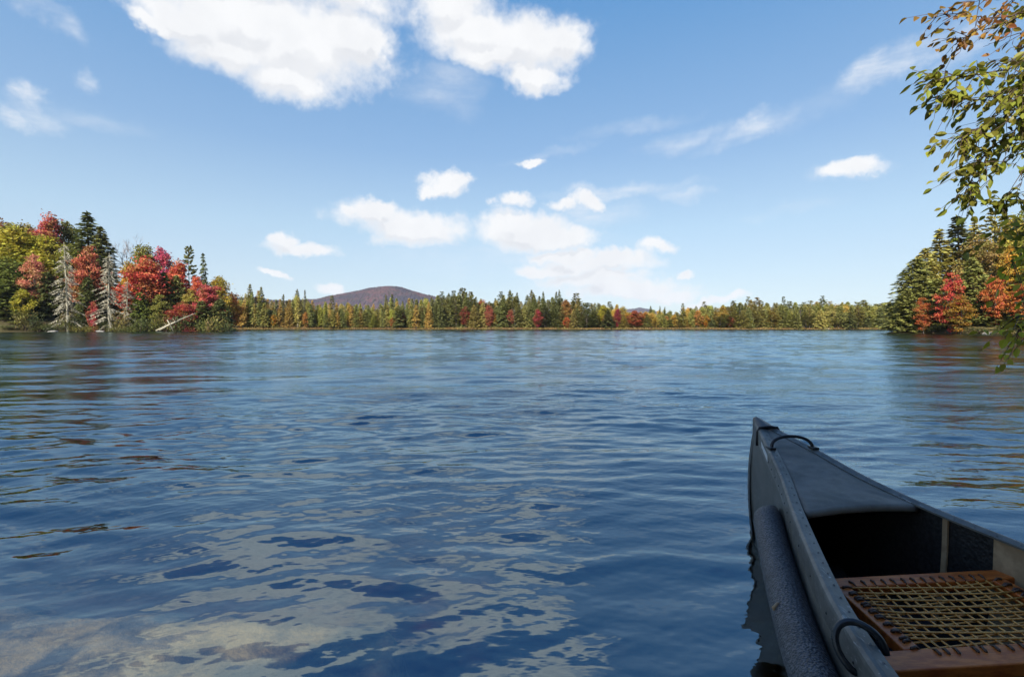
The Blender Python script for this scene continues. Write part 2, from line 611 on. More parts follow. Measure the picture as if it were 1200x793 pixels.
def make_water():
    rows = [0.5]
    while rows[-1] < 235:
        d = rows[-1]
        rows.append(d + max(0.0095, min(d * d / 574.0 * 0.5, 0.11 + 0.0012 * d)))
    ys = np.array(rows)
    us = np.linspace(-1.5, 1.5, 1000)
    X = us[None] * ys[:, None]
    Y = np.repeat(ys[:, None], len(us), 1)
    dr = np.gradient(ys)
    r = np.random.default_rng(21)
    Z = np.zeros_like(X)
    comps = []
    for lo, hi, num, sl, sd in ((0.5, 2.6, 26, 0.062, .40), (0.15, 0.5, 44, 0.094, .30), (0.030, 0.10, 48, 0.055, .38)):
        for k in range(num):
            lam = math.exp(r.uniform(math.log(lo), math.log(hi)))
            th = r.normal(0.08, sd) if r.random() < .7 else r.normal(-.5, .22)
            comps.append((lam, th, sl * math.sqrt(2 / num) * r.uniform(.6, 1.4), r.uniform(0, 6.28)))
    near = np.clip((np.hypot(X, Y) - 1.8) / 5.0, 0, 1)
    env = (0.8 + 0.3 * fnoise(X, Y, 31, 2, .5)) * (0.48 + 0.66 * near * near * (3 - 2 * near))   # sheltered close to the shore
    for lam, th, wg, ph in comps:
        kx, ky = 2 * math.pi / lam * math.sin(th), 2 * math.pi / lam * math.cos(th)
        a = wg * lam / (2 * math.pi)
        fade = np.clip((lam / dr - 3.0) / 3.0, 0, 1)
        idx = fade > 0
        if idx.any():
            # crests bend a little so they do not line up as rulers
            ph2 = kx * X[idx] + ky * Y[idx] + ph + 0.9 * np.sin(X[idx] * 0.9 / (lam + .3) + ph * 3) * 0.8
            Z[idx] += a * fade[idx][:, None] * np.sin(ph2)
    Z *= env
    V = np.stack([X, Y, Z], -1).reshape(-1, 3)
    Q = grid_quads(len(ys), len(us))
    cx = V[Q].mean(1)
    rel = cx[:, :2] - C_TIP
    s = rel @ C_A
    t = rel @ C_N
    wz = np.interp(np.minimum(s, C_LEN - s), _K, _W, left=-1)
    Q = Q[~((s > 0.15) & (np.abs(t) < wz * 0.8))]
    n = len(V)
    y0, y1 = ys[0], ys[-1]
    ext = np.array([(-1.5 * y0, y0, 0), (-1.5 * y1, y1, 0), (-400, 0, 0), (-400, -8, 0), (1.5 * y0, y0, 0), (1.5 * y1, y1, 0), (400, 0, 0), (400, -8, 0),
                    (-1.5 * y0, -8, 0), (0.55, -8, 0), (0.55, y0, 0), (1.5 * y0, -8, 0)])
    eq = np.array([(0, 1, 2, 3), (0, 3, 8, 8), (4, 7, 6, 5), (0, 8, 9, 10), (4, 11, 7, 7)])
    V = np.concatenate([V, ext])
    extra = eq[[0, 2, 3]] + n
    Q = np.concatenate([Q, extra])
    Q = Q.copy()
    Q[-2] = Q[-2]
    o = fast_mesh('water', V, Q, water_material())
    tag(o, kind='structure')
    return o


make_water()
# ------------------------------------------------------------------ trees
UP = np.array([0, 0, 1.0])


def unit(v):
    return v / (np.linalg.norm(v, axis=-1, keepdims=True) + 1e-9)


def leaves(c, d, up, L, W):
    """leaf-shaped rhombs: centres c, long axes d, face normals roughly up"""
    d = unit(d)
    s = unit(np.cross(d, up))
    L = np.asarray(L)[:, None]
    W = np.asarray(W)[:, None]
    return np.stack([c - d * L * .5, c - d * L * .05 + s * W * .5, c + d * L * .5, c - d * L * .05 - s * W * .5], 1)


def conifer_meshes(seed, kind='spruce', h=16.0, r=2.6, whorls=34, per=6, sprays=9, bare=0.06, leafL=0.55):
    """trunk and crown of a needle tree h tall; foot at the origin"""
    q = np.random.default_rng(seed)
    lean = q.normal(0, .012 * h, 2)

    def axis(z):
        t = z / h
        return np.array([lean[0] * t * t, lean[1] * t * t, z])
    tb = MB()
    zs = np.linspace(-0.6, h * .985, 9)
    tb.tube([axis(max(z, 0)) if z > 0 else np.array([0, 0, z]) for z in zs], [0.011 * h * (1 - .93 * max(z, 0) / h) + .012 for z in zs], 7)
    cb = MB()
    C, D, U, LL, WW = [], [], [], [], []
    for i in range(whorls):
        t = bare + (1 - bare) * ((i + q.uniform(-.3, .3)) / (whorls - 1))
        t = min(max(t, 0.02), .985)
        z = t * h
        if kind == 'spruce':
            rad = r * (1 - t) ** .82 * (1.0 if t > .22 else .75 + t) + .10
        elif kind == 'pine':
            rad = r * (0.25 + .95 * math.sin(math.pi * min(1, max(0, (t - .05)) / 1.02) ** .9) ** .8) * (1 - .45 * t)
        elif kind == 'slim':
            rad = r * (1 - t) ** .6 * (.55 + .5 * q.random()) + .12
        else:   # hemlock: broad, soft
            rad = r * (1 - t) ** .6 + .15
        nb = max(3, int(per * (1.0 if kind != 'pine' else .75)))
        a0 = q.uniform(0, 6.28)
        for b in range(nb):
            if kind == 'pine' and q.random() < .28:
                continue
            if kind == 'slim' and q.random() < .2:
                continue
            a = a0 + b * 6.283 / nb + q.normal(0, .3)
            ln = rad * q.uniform(.62, 1.15)
            out = np.array([math.cos(a), math.sin(a), 0])
            if kind == 'spruce':
                s0, s1 = (0.25 * (t - .35)), -0.32 * (1 - t)
            elif kind == 'pine':
                s0, s1 = .12, .25
            elif kind == 'slim':
                s0, s1 = -.15, -.3
            else:
                s0, s1 = .15, -.5
            base = axis(z)
            tipz = ln * (s0 + s1 * .5)
            mid = base + out * ln * .5 + UP * ln * (s0 * .5 + s1 * .12)
            tip = base + out * ln + UP * tipz
            if ln > .5 and (kind == 'pine' or i % 2 == 0):
                tb.tube([base, mid, tip], [.012 * ln + .012, .008 * ln + .006, .004], 3, cap=False)
            n = max(3, int(sprays * (ln / r) ** .8 + 2))
            u = np.sqrt(q.uniform(.05 if kind != 'pine' else .3, 1.0, n))
            pos = np.where(u[:, None] < .5, base + (mid - base) * (u[:, None] / .5), mid + (tip - mid) * ((u[:, None] - .5) / .5))
            side = np.array([-out[1], out[0], 0])
            sw = q.choice([-1, 1], n)
            spread = (ln * .30) * (1.05 - u) + .06
            off = side * (sw * spread * q.uniform(.15, 1, n))[:, None]
            d = out * q.uniform(.5, 1, n)[:, None] + side * (sw * q.uniform(.25, .9, n))[:, None]
            if kind == 'pine':
                d = d + UP * q.uniform(.1, .9, n)[:, None]
            elif kind in ('hemlock', 'spruce'):
                d = d - UP * q.uniform(0, .55, n)[:, None]
            else:
                d = d - UP * q.uniform(0, .9, n)[:, None]
            C.append(pos + off + q.normal(0, .05 if kind != 'hemlock' else .14, (n, 3)))
            D.append(d)
            U.append(UP + q.normal(0, .45, (n, 3)))
            LL.append(leafL * q.uniform(.7, 1.35, n) * (.6 + .4 * min(1, ln)))
            WW.append(leafL * q.uniform(.32, .6, n) * (1.25 if kind == 'pine' else 1))
    n = 8
    C.append(axis(h) - UP * np.linspace(0, .08 * h, n)[:, None])
    D.append(UP + q.normal(0, .3, (n, 3)))
    U.append(q.normal(0, 1, (n, 3)))
    LL.append(np.full(n, leafL * .9))
    WW.append(np.full(n, leafL * .3))
    cb.quads(leaves(np.concatenate(C), np.concatenate(D), np.concatenate(U), np.concatenate(LL), np.concatenate(WW)))
    return tb, cb


def broadleaf_meshes(seed, h=14.0, r=4.0, low=0.22, clumps=46, per=90, leafL=0.34, flat=0.5, layer=0.0, sparse=0.0):
    """trunk with limbs, and a crown of leaf clumps with gaps between them"""
    q = np.random.default_rng(seed)
    tb, cb = MB(), MB()
    fork = h * (low + .12)
    bend = q.normal(0, .03 * h, 2)
    top = np.array([bend[0], bend[1], h * .93])
    k1 = np.array([bend[0] * .2, bend[1] * .2, fork])
    k2 = np.array([bend[0] * .7, bend[1] * .7, h * .66])
    tb.tube([(0, 0, -.6), (0, 0, fork * .5), k1, k2, top], [.017 * h, .014 * h, .012 * h, .006 * h, .002 * h], 8)
    cen = np.array([bend[0] * .5, bend[1] * .5, h * (low + 1) / 2])
    rz = h * (1 - low) / 2
    lobes = q.uniform(.55, 1.22, 7)
    C, D, U, LL, WW = [], [], [], [], []
    k = 0
    tries = 0
    placed = []
    while k < clumps and tries < 4000:
        tries += 1
        v = q.normal(0, 1, 3)
        v /= np.linalg.norm(v)
        rr = q.uniform(.35, 1) ** .55
        a = math.atan2(v[1], v[0])
        lob = np.interp((a + math.pi) / 6.2832 * 7, range(8), np.r_[lobes, lobes[0]])
        taper = 1.0 - .35 * max(0, v[2]) if v[2] > 0 else 1.0 - .25 * abs(v[2])
        p = cen + np.array([v[0] * r * lob * rr * taper, v[1] * r * lob * rr * taper, v[2] * rz * rr])
        cr = r * q.uniform(.20, .40)
        if any(np.linalg.norm((p - p2) / np.array([1, 1, .6])) < .46 * (cr + c2) * (1.0 + sparse) for p2, c2 in placed):
            continue
        placed.append((p, cr))
        k += 1
        az = p[:2] - k1[:2]
        zj = min(max(fork * .8, p[2] - np.linalg.norm(az) * .7), h * .8)
        t = (zj) / (h * .93)
        j = np.array([bend[0] * t, bend[1] * t, zj])
        mid = j + (p - j) * .55 - UP * .04 * np.linalg.norm(p - j)
        tb.tube([j, mid, p], [.0045 * h * (1.1 - t) + .015, .0025 * h + .006, .006], 4, cap=False)
        n = int(per * q.uniform(.7, 1.3) * (cr / (r * .28)) ** 1.5)
        w = q.normal(0, 1, (n, 3))
        w = w / np.linalg.norm(w, axis=1, keepdims=True) * (q.uniform(.1, 1, (n, 1)) ** .45)
        w[:, 2] *= flat
        if layer:
            w[:, 2] = w[:, 2] * (1 - layer) - .12 * (w[:, 0] ** 2 + w[:, 1] ** 2)
        stray = np.where(q.random((n, 1)) < .28, q.uniform(1.0, 1.9, (n, 1)), 1.0)
        C.append(p + w * cr * q.uniform(.8, 1.25) * stray + q.normal(0, .07, (n, 3)))
        D.append(q.normal(0, 1, (n, 3)) * np.array([1, 1, .5]) + w * .5 - UP * .25)
        U.append(UP * .8 + q.normal(0, .6, (n, 3)) + w * .5)
        LL.append(leafL * q.uniform(.7, 1.3, n))
        WW.append(leafL * q.uniform(.5, .85, n))
    cb.quads(leaves(np.concatenate(C), np.concatenate(D), np.concatenate(U), np.concatenate(LL), np.concatenate(WW)))
    return tb, cb


def dead_spruce_meshes(seed, h=17.0, r=2.2):
    """a standing dead spruce: pale trunk, drooping bare boughs hung with lichen"""
    q = np.random.default_rng(seed)
    tb, cb = MB(), MB()
    tb.tube([(0, 0, -.6), (0, 0, h * .4), (.1, .05, h * .75), (.15, .1, h)], [.008 * h, .0065 * h, .004 * h, .025], 7)
    for i in range(40):
        t = .09 + .87 * i / 39
        nb = 5
        a0 = q.uniform(0, 6.28)
        for b in range(nb):
            if q.random() < .22 or math.sin(3 * t * 6 + b * 2.1 + seed) > .75:
                continue
            a = a0 + b * 6.283 / nb + q.normal(0, .35)
            ln = r * (1 - t) ** .62 * q.uniform(.3, 1.25) + .2
            out = np.array([math.cos(a), math.sin(a), 0])
            base = np.array([.12 * t, .08 * t, t * h])
            p1 = base + out * ln * .45 - UP * ln * .12
            p2 = base + out * ln * .85 - UP * ln * .48
            p3 = base + out * ln * 1.0 - UP * ln * .62
            cb.tube([base, p1, p2, p3], [.035, .025, .014, .006], 3, cap=False)
            n = int(15 * ln + 6)
            for _ in range(n):
                u = q.uniform(.25, 1)
                p = base + (p1 - base) * (u / .45) if u < .45 else p1 + (p2 - p1) * ((u - .45) / .55)
                side = np.array([-out[1], out[0], 0]) * q.choice([-1, 1])
                e = p + (side * q.uniform(.2, .8) + out * q.uniform(0, .5) - UP * q.uniform(.2, .9)) * .42 * q.uniform(.5, 1.3)
                cb.tube([p, (p + e) / 2 - UP * .02, e], [.022, .020, .006], 3, cap=False)
    return tb, cb


def bare_tree_meshes(seed, h=13.0, r=3.4):
    """a leafless tree: limbs that fork into a haze of fine twigs"""
    q = np.random.default_rng(seed)
    tb, cb = MB(), MB()
    tb.tube([(0, 0, -.5), (0, 0, h * .3), (.15, .1, h * .55)], [.016 * h, .013 * h, .009 * h], 7)

    def grow(p, d, ln, rad, depth):
        d = d / np.linalg.norm(d)
        e = p + d * ln
        m = (p + e) / 2 + q.normal(0, .04 * ln, 3)
        (tb if depth < 2 else cb).tube([p, m, e], [rad, rad * .8, rad * .6], 4 if depth < 2 else 3, cap=False)
        if depth >= 5:
            return
        for _ in range(3 if depth < 4 else 4):
            nd = d + q.normal(0, .48, 3) + UP * .12
            grow(p + d * ln * q.uniform(.55, 1), nd, ln * q.uniform(.58, .78), rad * .6, depth + 1)
    for k in range(5):
        a = k * 1.2566 + q.uniform(-.3, .3)
        grow(np.array([.1, .05, h * q.uniform(.3, .55)]), np.array([math.cos(a) * .6, math.sin(a) * .6, 1.0]), h * .2, .006 * h, 1)
    return tb, cb


def shrub_meshes(seed, h=1.6, r=1.3, per=420):
    q = np.random.default_rng(seed)
    tb, cb = MB(), MB()
    for k in range(9):
        a = q.uniform(0, 6.28)
        e = np.array([math.cos(a) * r * q.uniform(.2, .8), math.sin(a) * r * q.uniform(.2, .8), h * q.uniform(.6, 1)])
        tb.tube([(0, 0, -.2), e * np.array([.4, .4, .55]), e], [.03, .02, .008], 4, cap=False)
        n = per // 9
        c = e + q.normal(0, 1, (n, 3)) * np.array([.32 * r, .32 * r, .28 * h]) * .8
        c[:, 2] = np.abs(c[:, 2])
        cb.quads(leaves(c, q.normal(0, 1, (n, 3)), UP + q.normal(0, .6, (n, 3)), q.uniform(.16, .32, n), q.uniform(.09, .18, n)))
    return tb, cb


PROTO = {}


def tree_proto(key, fn, trunk_mat, leaf_mat, name, parts=('trunk', 'crown')):
    """builds the two meshes of one tree shape once; add_tree() links trees that share them"""
    tb, cb = fn
    out = []
    for b, mt, nm in ((tb, trunk_mat, parts[0]), (cb, leaf_mat, parts[1])):
        me = bpy.data.meshes.new(key + '_' + nm)
        me.from_pydata(np.concatenate(b.v).tolist(), [], b.f)
        me.materials.append(mt)
        me.update()
        out.append((nm, me))
    vs = np.concatenate(tb.v + cb.v)
    PROTO[key] = (name, out, float(vs[:, 2].max()), float(np.percentile(np.hypot(vs[:, 0], vs[:, 1]), 97)))


def add_tree(key, loc, h, width=None, rz=0.0, color=(.05, .08, .03), label=None, cat='tree', group=None, trunk_color=None, tilt=None):
    name, parts, ph, pr = PROTO[key]
    root = empty(name, loc)
    sz = h / ph
    sx = sz if width is None else width / (2 * pr)
    root.scale = (sx, sx, sz)
    root.rotation_euler = (tilt[0] if tilt else 0, tilt[1] if tilt else 0, rz)
    tag(root, label, cat, group)
    for nm, me in parts:
        o = bpy.data.objects.new(nm, me)
        COL.objects.link(o)
        o.parent = root
        o.color = (*color, 1)
    return root


def proto_set():
    for i in range(3):
        tree_proto('spruce%d' % i, conifer_meshes(100 + i, 'spruce', 16, 2.9, 46, 7, 17, .04, .62), MAT_BARK, MAT_NEEDLE, 'spruce_tree')
        tree_proto('pine%d' % i, conifer_meshes(120 + i, 'pine', 18, 3.0, 30, 7, 30, .12, .66), MAT_BARK, MAT_NEEDLE, 'pine_tree')
        tree_proto('slim%d' % i, conifer_meshes(140 + i, 'slim', 14, 1.6, 44, 6, 10, .10, .55), MAT_PALEBARK, MAT_NEEDLE, 'spruce_tree')
        tree_proto('hemlock%d' % i, conifer_meshes(160 + i, 'hemlock', 14, 3.6, 36, 9, 26, .02, .62), MAT_BARK, MAT_NEEDLE, 'hemlock_tree')
        tree_proto('maple%d' % i, broadleaf_meshes(383 + i, 13, 3.4, .12, 74, 120, .40, .72, .05), MAT_BARK, MAT_LEAF, 'maple_tree')
        tree_proto('small%d' % i, broadleaf_meshes(200 + i, 8, 2.4, .06, 46, 80, .38, .75), MAT_BARK, MAT_LEAF, 'maple_tree')
        tree_proto('layer%d' % i, broadleaf_meshes(220 + i, 11, 3.2, .08, 58, 110, .36, .42, .2), MAT_BARK, MAT_LEAF, 'maple_tree')
        tree_proto('shrub%d' % i, shrub_meshes(240 + i), MAT_TWIG, MAT_LEAF, 'shrub', ('stem', 'foliage'))
    tree_proto('dead0', dead_spruce_meshes(260, 17, 2.4), MAT_DEADWOOD, MAT_DEADWOOD, 'dead_spruce', ('trunk', 'branch'))
    tree_proto('dead1', dead_spruce_meshes(261, 16, 2.3), MAT_DEADWOOD, MAT_DEADWOOD, 'dead_spruce', ('trunk', 'branch'))
    tree_proto('bare0', bare_tree_meshes(262), MAT_PALEBARK, MAT_TWIG2, 'bare_tree', ('trunk', 'branch'))


MAT_TWIG2 = bark_material('grey_twigs', (0.20, 0.15, 0.13), (0.34, 0.27, 0.24), 10.0)
proto_set()

CRIM = (.40, .075, .07)
RED = (.46, .085, .055)
CORAL = (.56, .19, .12)
DRED = (.24, .03, .03)
MAG = (.44, .075, .13)
ORANGE = (.52, .17, .03)
GOLD = (.50, .29, .035)
YGREEN = (.33, .29, .035)
OLIVE = (.21, .19, .045)
GREEN = (.14, .165, .035)
DGREEN = (.095, .11, .034)
SPRUCE = (.15, .15, .045)
PALEOL = (.22, .20, .06)


def stand(key, px, top, Y, wpx, color, label, cat='tree', group=None, rz=None, base=None, tilt=None):
    """a tree of bank or far shore: its axis at column px, its top at row top, Y metres out, wpx pixels wide"""
    p = at_depth(px, top, Y)
    z0 = gz(p.x, Y) - .05
    h = max(p.z - z0, 1.0)
    w = wpx / FPX * Y
    return add_tree(key, (p.x, Y, z0), h, w, random.uniform(0, 6.28) if rz is None else rz, color, label, cat, group, tilt=tilt)


GL = 'trees on the left bank'
LEFT = [
    # back of the wooded bank
    ('maple0', -6, 250, 128, 46, DRED, 'dark red maple cut by the left edge at the top of the left bank'),
    ('maple1', 14, 259, 124, 44, OLIVE, 'olive green broadleaf tree between the dark red maple and the crimson crown'),
    ('maple2', 33, 258, 126, 36, (.25, .20, .05), 'dull gold broadleaf tree just left of the crimson crown on the left skyline'),
    ('maple0', 58, 246, 124, 38, CRIM, 'crimson maple crown highest on the left skyline'),
    ('maple1', 78, 257, 128, 34, OLIVE, 'olive broadleaf tree tucked between the crimson crown and the big dark spruce'),
    ('spruce0', 103, 247, 120, 54, DGREEN, 'big dark spruce with the tallest pointed top on the left bank'),
    ('spruce1', 121, 264, 118, 46, SPRUCE, 'second dark spruce, lower, against the right side of the big one'),
    ('bare0', 149, 272, 124, 36, (.3, .3, .3), 'leafless grey twiggy tree on the left skyline'),
    ('maple2', 168, 284, 122, 36, OLIVE, 'olive broadleaf tree right of the leafless tree'),
    ('maple1', 190, 288, 124, 30, MAG, 'magenta maple top against the sky on the left bank'),
    ('maple0', 209, 301, 122, 32, RED, 'bright red maple between the magenta one and the lone pine'),
    ('pine0', 221, 287, 124, 22, SPRUCE, 'lone flat-topped pine standing out of the left bank crowns'),
    ('slim0', 239, 295, 126, 13, DGREEN, 'narrow dark spire spruce at the right of the left bank'),
    ('maple2', 232, 321, 122, 24, (.55, .10, .05), 'orange red maple below the narrow spire'),
    ('maple1', 257, 322, 128, 30, (.36, .25, .035), 'golden green maple at the outer end of the left bank'),
    ('small0', 270, 341, 136, 22, ORANGE, 'orange bush-like maple at the very tip of the left bank'),
    # middle
    ('maple1', 18, 264, 114, 66, YGREEN, 'broad yellow green tree lighting the left edge of the left bank'),
    ('maple2', 54, 274, 116, 60, YGREEN, 'broad yellow green tree behind the coral maple and the tall dead spruce'),
    ('maple0', 10, 300, 110, 60, GREEN, 'mid green broadleaf tree under the yellow crowns at the left edge'),
    ('maple0', 82, 284, 116, 34, (.2, .2, .035), 'yellow olive tree just behind the tall dead spruce'),
    ('layer0', 40, 297, 107, 34, CORAL, 'coral maple in front of the yellow green crowns'),
    ('layer1', 102, 287, 110, 34, (.42, .12, .07), 'rosy coral maple between the two tall dead spruces'),
    ('hemlock0', 120, 300, 113, 40, DGREEN, 'dark hemlock filling the gap behind the second dead spruce'),
    ('maple1', 152, 305, 115, 26, GOLD, 'small gold and orange maple left of the blazing red one'),
    ('maple0', 170, 298, 112, 52, RED, 'blazing red orange maple in the middle of the left bank'),
    ('hemlock1', 190, 318, 114, 36, GREEN, 'green hemlock right of the blazing red maple'),
    ('hemlock2', 207, 322, 116, 34, SPRUCE, 'dull green hemlock below the lone pine'),
    ('spruce2', 238, 326, 118, 28, SPRUCE, 'spruce with dull boughs under the narrow spire'),
    ('layer2', 246, 332, 117, 36, CRIM, 'crimson maple spreading low near the outer end of the left bank'),
    ('layer0', 222, 338, 115, 24, (.30, .24, .05), 'yellowish thin tree behind the leaning red maple'),
    ('hemlock0', 256, 350, 114, 36, DGREEN, 'dark hemlock bending over the water at the tip of the left bank'),
    ('hemlock1', 238, 352, 112, 34, DGREEN, 'dark hemlock beside the leaning red maple'),
    # front by the water
    ('dead0', 77, 284, 102, 34, (.4, .4, .4), 'tallest pale dead spruce on the left bank'),
    ('dead1', 126, 296, 104, 33, (.4, .4, .4), 'second pale dead spruce, right of the rosy coral maple'),
    ('dead0', 148, 328, 106, 24, (.4, .4, .4), 'shortest pale dead spruce on the left bank'),
    ('hemlock2', 8, 328, 103, 50, GREEN, 'green hemlock with yellowish tips at the left edge by the water'),
    ('small1', 28, 338, 102, 22, YGREEN, 'low yellow green sapling below the coral maple'),
    ('hemlock0', 30, 346, 104, 36, DGREEN, 'dark green hemlock low by the water below the coral maple'),
    ('hemlock1', 56, 318, 107, 34, DGREEN, 'dark hemlock left of the tallest dead spruce'),
    ('hemlock2', 103, 324, 108, 30, DGREEN, 'dark hemlock under the rosy coral maple'),
    ('small2', 109, 352, 104, 12, CRIM, 'small crimson sapling between the dead spruces'),
    ('hemlock0', 165, 342, 108, 34, GREEN, 'green hemlock under the blazing red maple'),
    ('hemlock1', 186, 346, 110, 34, DGREEN, 'dark hemlock behind the fallen pale trunks'),
    ('layer1', 190, 345, 109, 24, (.20, .19, .04), 'olive maple low in front of the blazing red one'),
]
for i, (k, px, top, Y, w, c, lab) in enumerate(LEFT):
    stand(k, px, top, Y, w, tuple(min(v * 1.3, .62) for v in c), lab, group=GL)
# the red maple that leans over the water, with the pale trunks lying below it
stand('layer2', 208, 352, 107, 36, (.46, .07, .06), 'leaning red maple low over the water on the left bank', group=GL, tilt=(0, .42))


def fallen(name, a, b, rad, label):
    m = MB()
    a, b = np.array(a), np.array(b)
    m.tube([a, a * .6 + b * .4 + UP * .1, b], [rad, rad * .8, rad * .3], 7)
    q = np.random.default_rng(int(abs(a[0] * 100)))
    for k in range(9):
        p = a + (b - a) * q.uniform(.3, .95)
        m.tube([p, p + np.array([q.normal(0, .5), q.normal(0, .3), q.uniform(.2, 1.0)])], [rad * .3, .01], 4)
    o = m.build(name, MAT_DEADWOOD, smooth=True)
    tag(o, label, 'log', 'pale trunks fallen at the left bank')


def pw(px, py, Y):
    return list(at_depth(px, py, Y))


fallen('fallen_trunk', pw(183, 387.5, 103), pw(229, 367, 105), .2, 'longest pale fallen trunk slanting up out of the water at the left bank')
fallen('fallen_trunk', pw(187, 387, 102), pw(211, 375, 103), .13, 'short pale fallen trunk lying against the longest one')
fallen('fallen_trunk', pw(196, 375, 103.5), pw(203, 388, 102), .1, 'thin pale trunk dipping into the water across the longest one')

GR = 'trees on the right bank'
RIGHT = [
    ('hemlock0', 1072, 302, 84, 62, (.095, .11, .034), 'dark hemlock reaching farthest over the lake at the tip of the right bank'),
    ('hemlock1', 1085, 290, 88, 50, SPRUCE, 'dull green hemlock second from the tip of the right bank'),
    ('spruce0', 1104, 266, 90, 52, SPRUCE, 'spruce on the shoulder of the right bank left of the tallest one'),
    ('spruce1', 1128, 250, 90, 58, (.085, .10, .035), 'tallest sunlit spruce of the right bank'),
    ('spruce2', 1146, 258, 94, 46, SPRUCE, 'spruce just right of the tallest one on the right bank'),
    ('pine1', 1166, 246, 92, 40, SPRUCE, 'open pine right of the spruces on the right skyline'),
    ('maple0', 1150, 272, 84, 46, (.26, .20, .075), 'tan olive broadleaf tree below the spruce tops of the right bank'),
    ('maple1', 1186, 252, 86, 50, OLIVE, 'olive broadleaf tree behind the overhanging leaves at the right edge'),
    ('maple2', 1215, 238, 84, 60, GREEN, 'green broadleaf tree cut by the right edge of the picture'),
    ('layer0', 1116, 318, 74, 30, (.44, .08, .06), 'bright red maple with flat layers on the right bank'),
    ('layer1', 1083, 348, 78, 19, (.42, .13, .05), 'orange brown maple near the tip of the right bank'),
    ('layer2', 1168, 322, 74, 26, (.48, .15, .06), 'orange maple right of the dark hollow on the right bank'),
    ('layer0', 1183, 288, 78, 30, GOLD, 'golden maple crown near the right edge'),
    ('layer1', 1127, 346, 72.5, 28, (.30, .17, .03), 'brownish yellow sapling under the bright red maple'),
    ('hemlock2', 1100, 326, 80, 44, DGREEN, 'dark hemlock between the two red and orange maples of the right bank'),
    ('hemlock0', 1142, 300, 79, 44, DGREEN, 'dark hemlock right of the bright red maple'),
    ('hemlock1', 1160, 340, 76, 44, DGREEN, 'dark hemlock low beside the orange maple'),
    ('hemlock2', 1196, 312, 78, 46, GREEN, 'green hemlock behind the yellow leaves at the right edge'),
    ('hemlock0', 1190, 345, 73, 40, DGREEN, 'dark hemlock at the waterline by the right edge'),
    ('hemlock1', 1062, 338, 82, 40, DGREEN, 'low dark hemlock skirting the water at the tip of the right bank'),
    ('hemlock2', 1220, 300, 74, 60, GREEN, 'green hemlock mostly outside the right edge'),
    ('layer2', 1205, 330, 71, 34, (.44, .16, .05), 'rusty orange maple at the right edge by the water'),
]
for (k, px, top, Y, w, c, lab) in RIGHT:
    c = tuple(np.array(c) * np.array((1.15, 1.0, .85)) * (2.3 if c in (SPRUCE, DGREEN, GREEN, OLIVE) else 1.0))
    stand(k, px, top, Y, w, c, lab, group=GR)

# ------------------------------------------------------------------ the far shore
SKY = np.array([(255, 350), (268, 349), (278, 348), (286, 345), (292, 338), (300, 343), (306, 339), (314, 350), (322, 349), (330, 347), (340, 348), (348, 343),
                (360, 350), (372, 352), (385, 353), (400, 354), (420, 355), (440, 354), (452, 350), (462, 348), (480, 349), (500, 348), (510, 345), (520, 343),
                (530, 342), (540, 338), (550, 341), (556, 346), (566, 350), (577, 350), (586, 346), (597, 343), (606, 347), (614, 350), (623, 343), (634, 346),
                (645, 348), (652, 345), (658, 346), (664, 352), (675, 347), (690, 353), (705, 355), (718, 355), (728, 357), (738, 364), (755, 364), (768, 362),
                (785, 363), (800, 360), (815, 358), (828, 356), (840, 358), (855, 355), (868, 353), (880, 350), (890, 352), (905, 353), (920, 352), (940, 353),
                (960, 352), (985, 352), (1010, 352), (1050, 352)], float)


def skyline(px):
    return float(np.interp(px, SKY[:, 0], SKY[:, 1]))


def shore_y(px):
    return 167.0


FAR = 'trees on the far shore'
q = np.random.default_rng(55)


def far_kind(px, row):
    u = q.random()
    if px < 505:
        pal = [(.20, .185, .05), (.16, .16, .05), (.24, .20, .06), (.12, .13, .04), (.27, .18, .05), (.21, .21, .04)]
        k = q.choice(['slim', 'spruce', 'slim', 'maple'], p=[.45, .25, .18, .12])
        lab = {'slim': 'slender yellowish spruce in the far row below the mountain', 'spruce': 'bushy olive spruce in the far row below the mountain',
               'maple': 'thin olive broadleaf tree in the far row below the mountain'}[k]
    elif px < 715:
        pal = [(.10, .105, .038), (.13, .13, .045), (.16, .15, .05), (.21, .17, .055), (.11, .115, .035)]
        k = q.choice(['spruce', 'pine', 'hemlock'], p=[.55, .25, .2])
        lab = {'spruce': 'dark pointed spruce in the middle of the far shore', 'pine': 'open dark pine in the middle of the far shore',
               'hemlock': 'dark bushy hemlock in the middle of the far shore'}[k]
    elif px < 830:
        pal = [(.26, .20, .05), (.30, .15, .045), (.18, .17, .05), (.32, .22, .05), (.20, .19, .05)]
        k = q.choice(['slim', 'maple', 'spruce'], p=[.4, .4, .2])
        lab = {'slim': 'slender yellowish conifer where the far shore is lowest', 'spruce': 'olive spruce where the far shore is lowest',
               'maple': 'tawny broadleaf tree where the far shore is lowest'}[k]
    else:
        pal = [(.20, .185, .05), (.17, .165, .05), (.23, .20, .06), (.13, .135, .045), (.27, .20, .05), (.19, .19, .045)]
        k = q.choice(['pine', 'spruce', 'hemlock', 'maple'], p=[.38, .3, .17, .15])
        lab = {'pine': 'olive pine in the long even wood at the right of the far shore', 'spruce': 'olive spruce in the long even wood at the right of the far shore',
               'hemlock': 'bushy olive hemlock in the long even wood at the right of the far shore',
               'maple': 'olive broadleaf tree in the long even wood at the right of the far shore'}[k]
    return k + str(q.integers(0, 3)), pal[q.integers(0, len(pal))], lab


def far_tree(px, top, Y, w, row):
    k, c, lab = far_kind(px, row)
    c = tuple(np.array(c) * q.uniform(1.5, 2.4))
    stand(k, px, top, Y, w, c, lab, group=FAR)


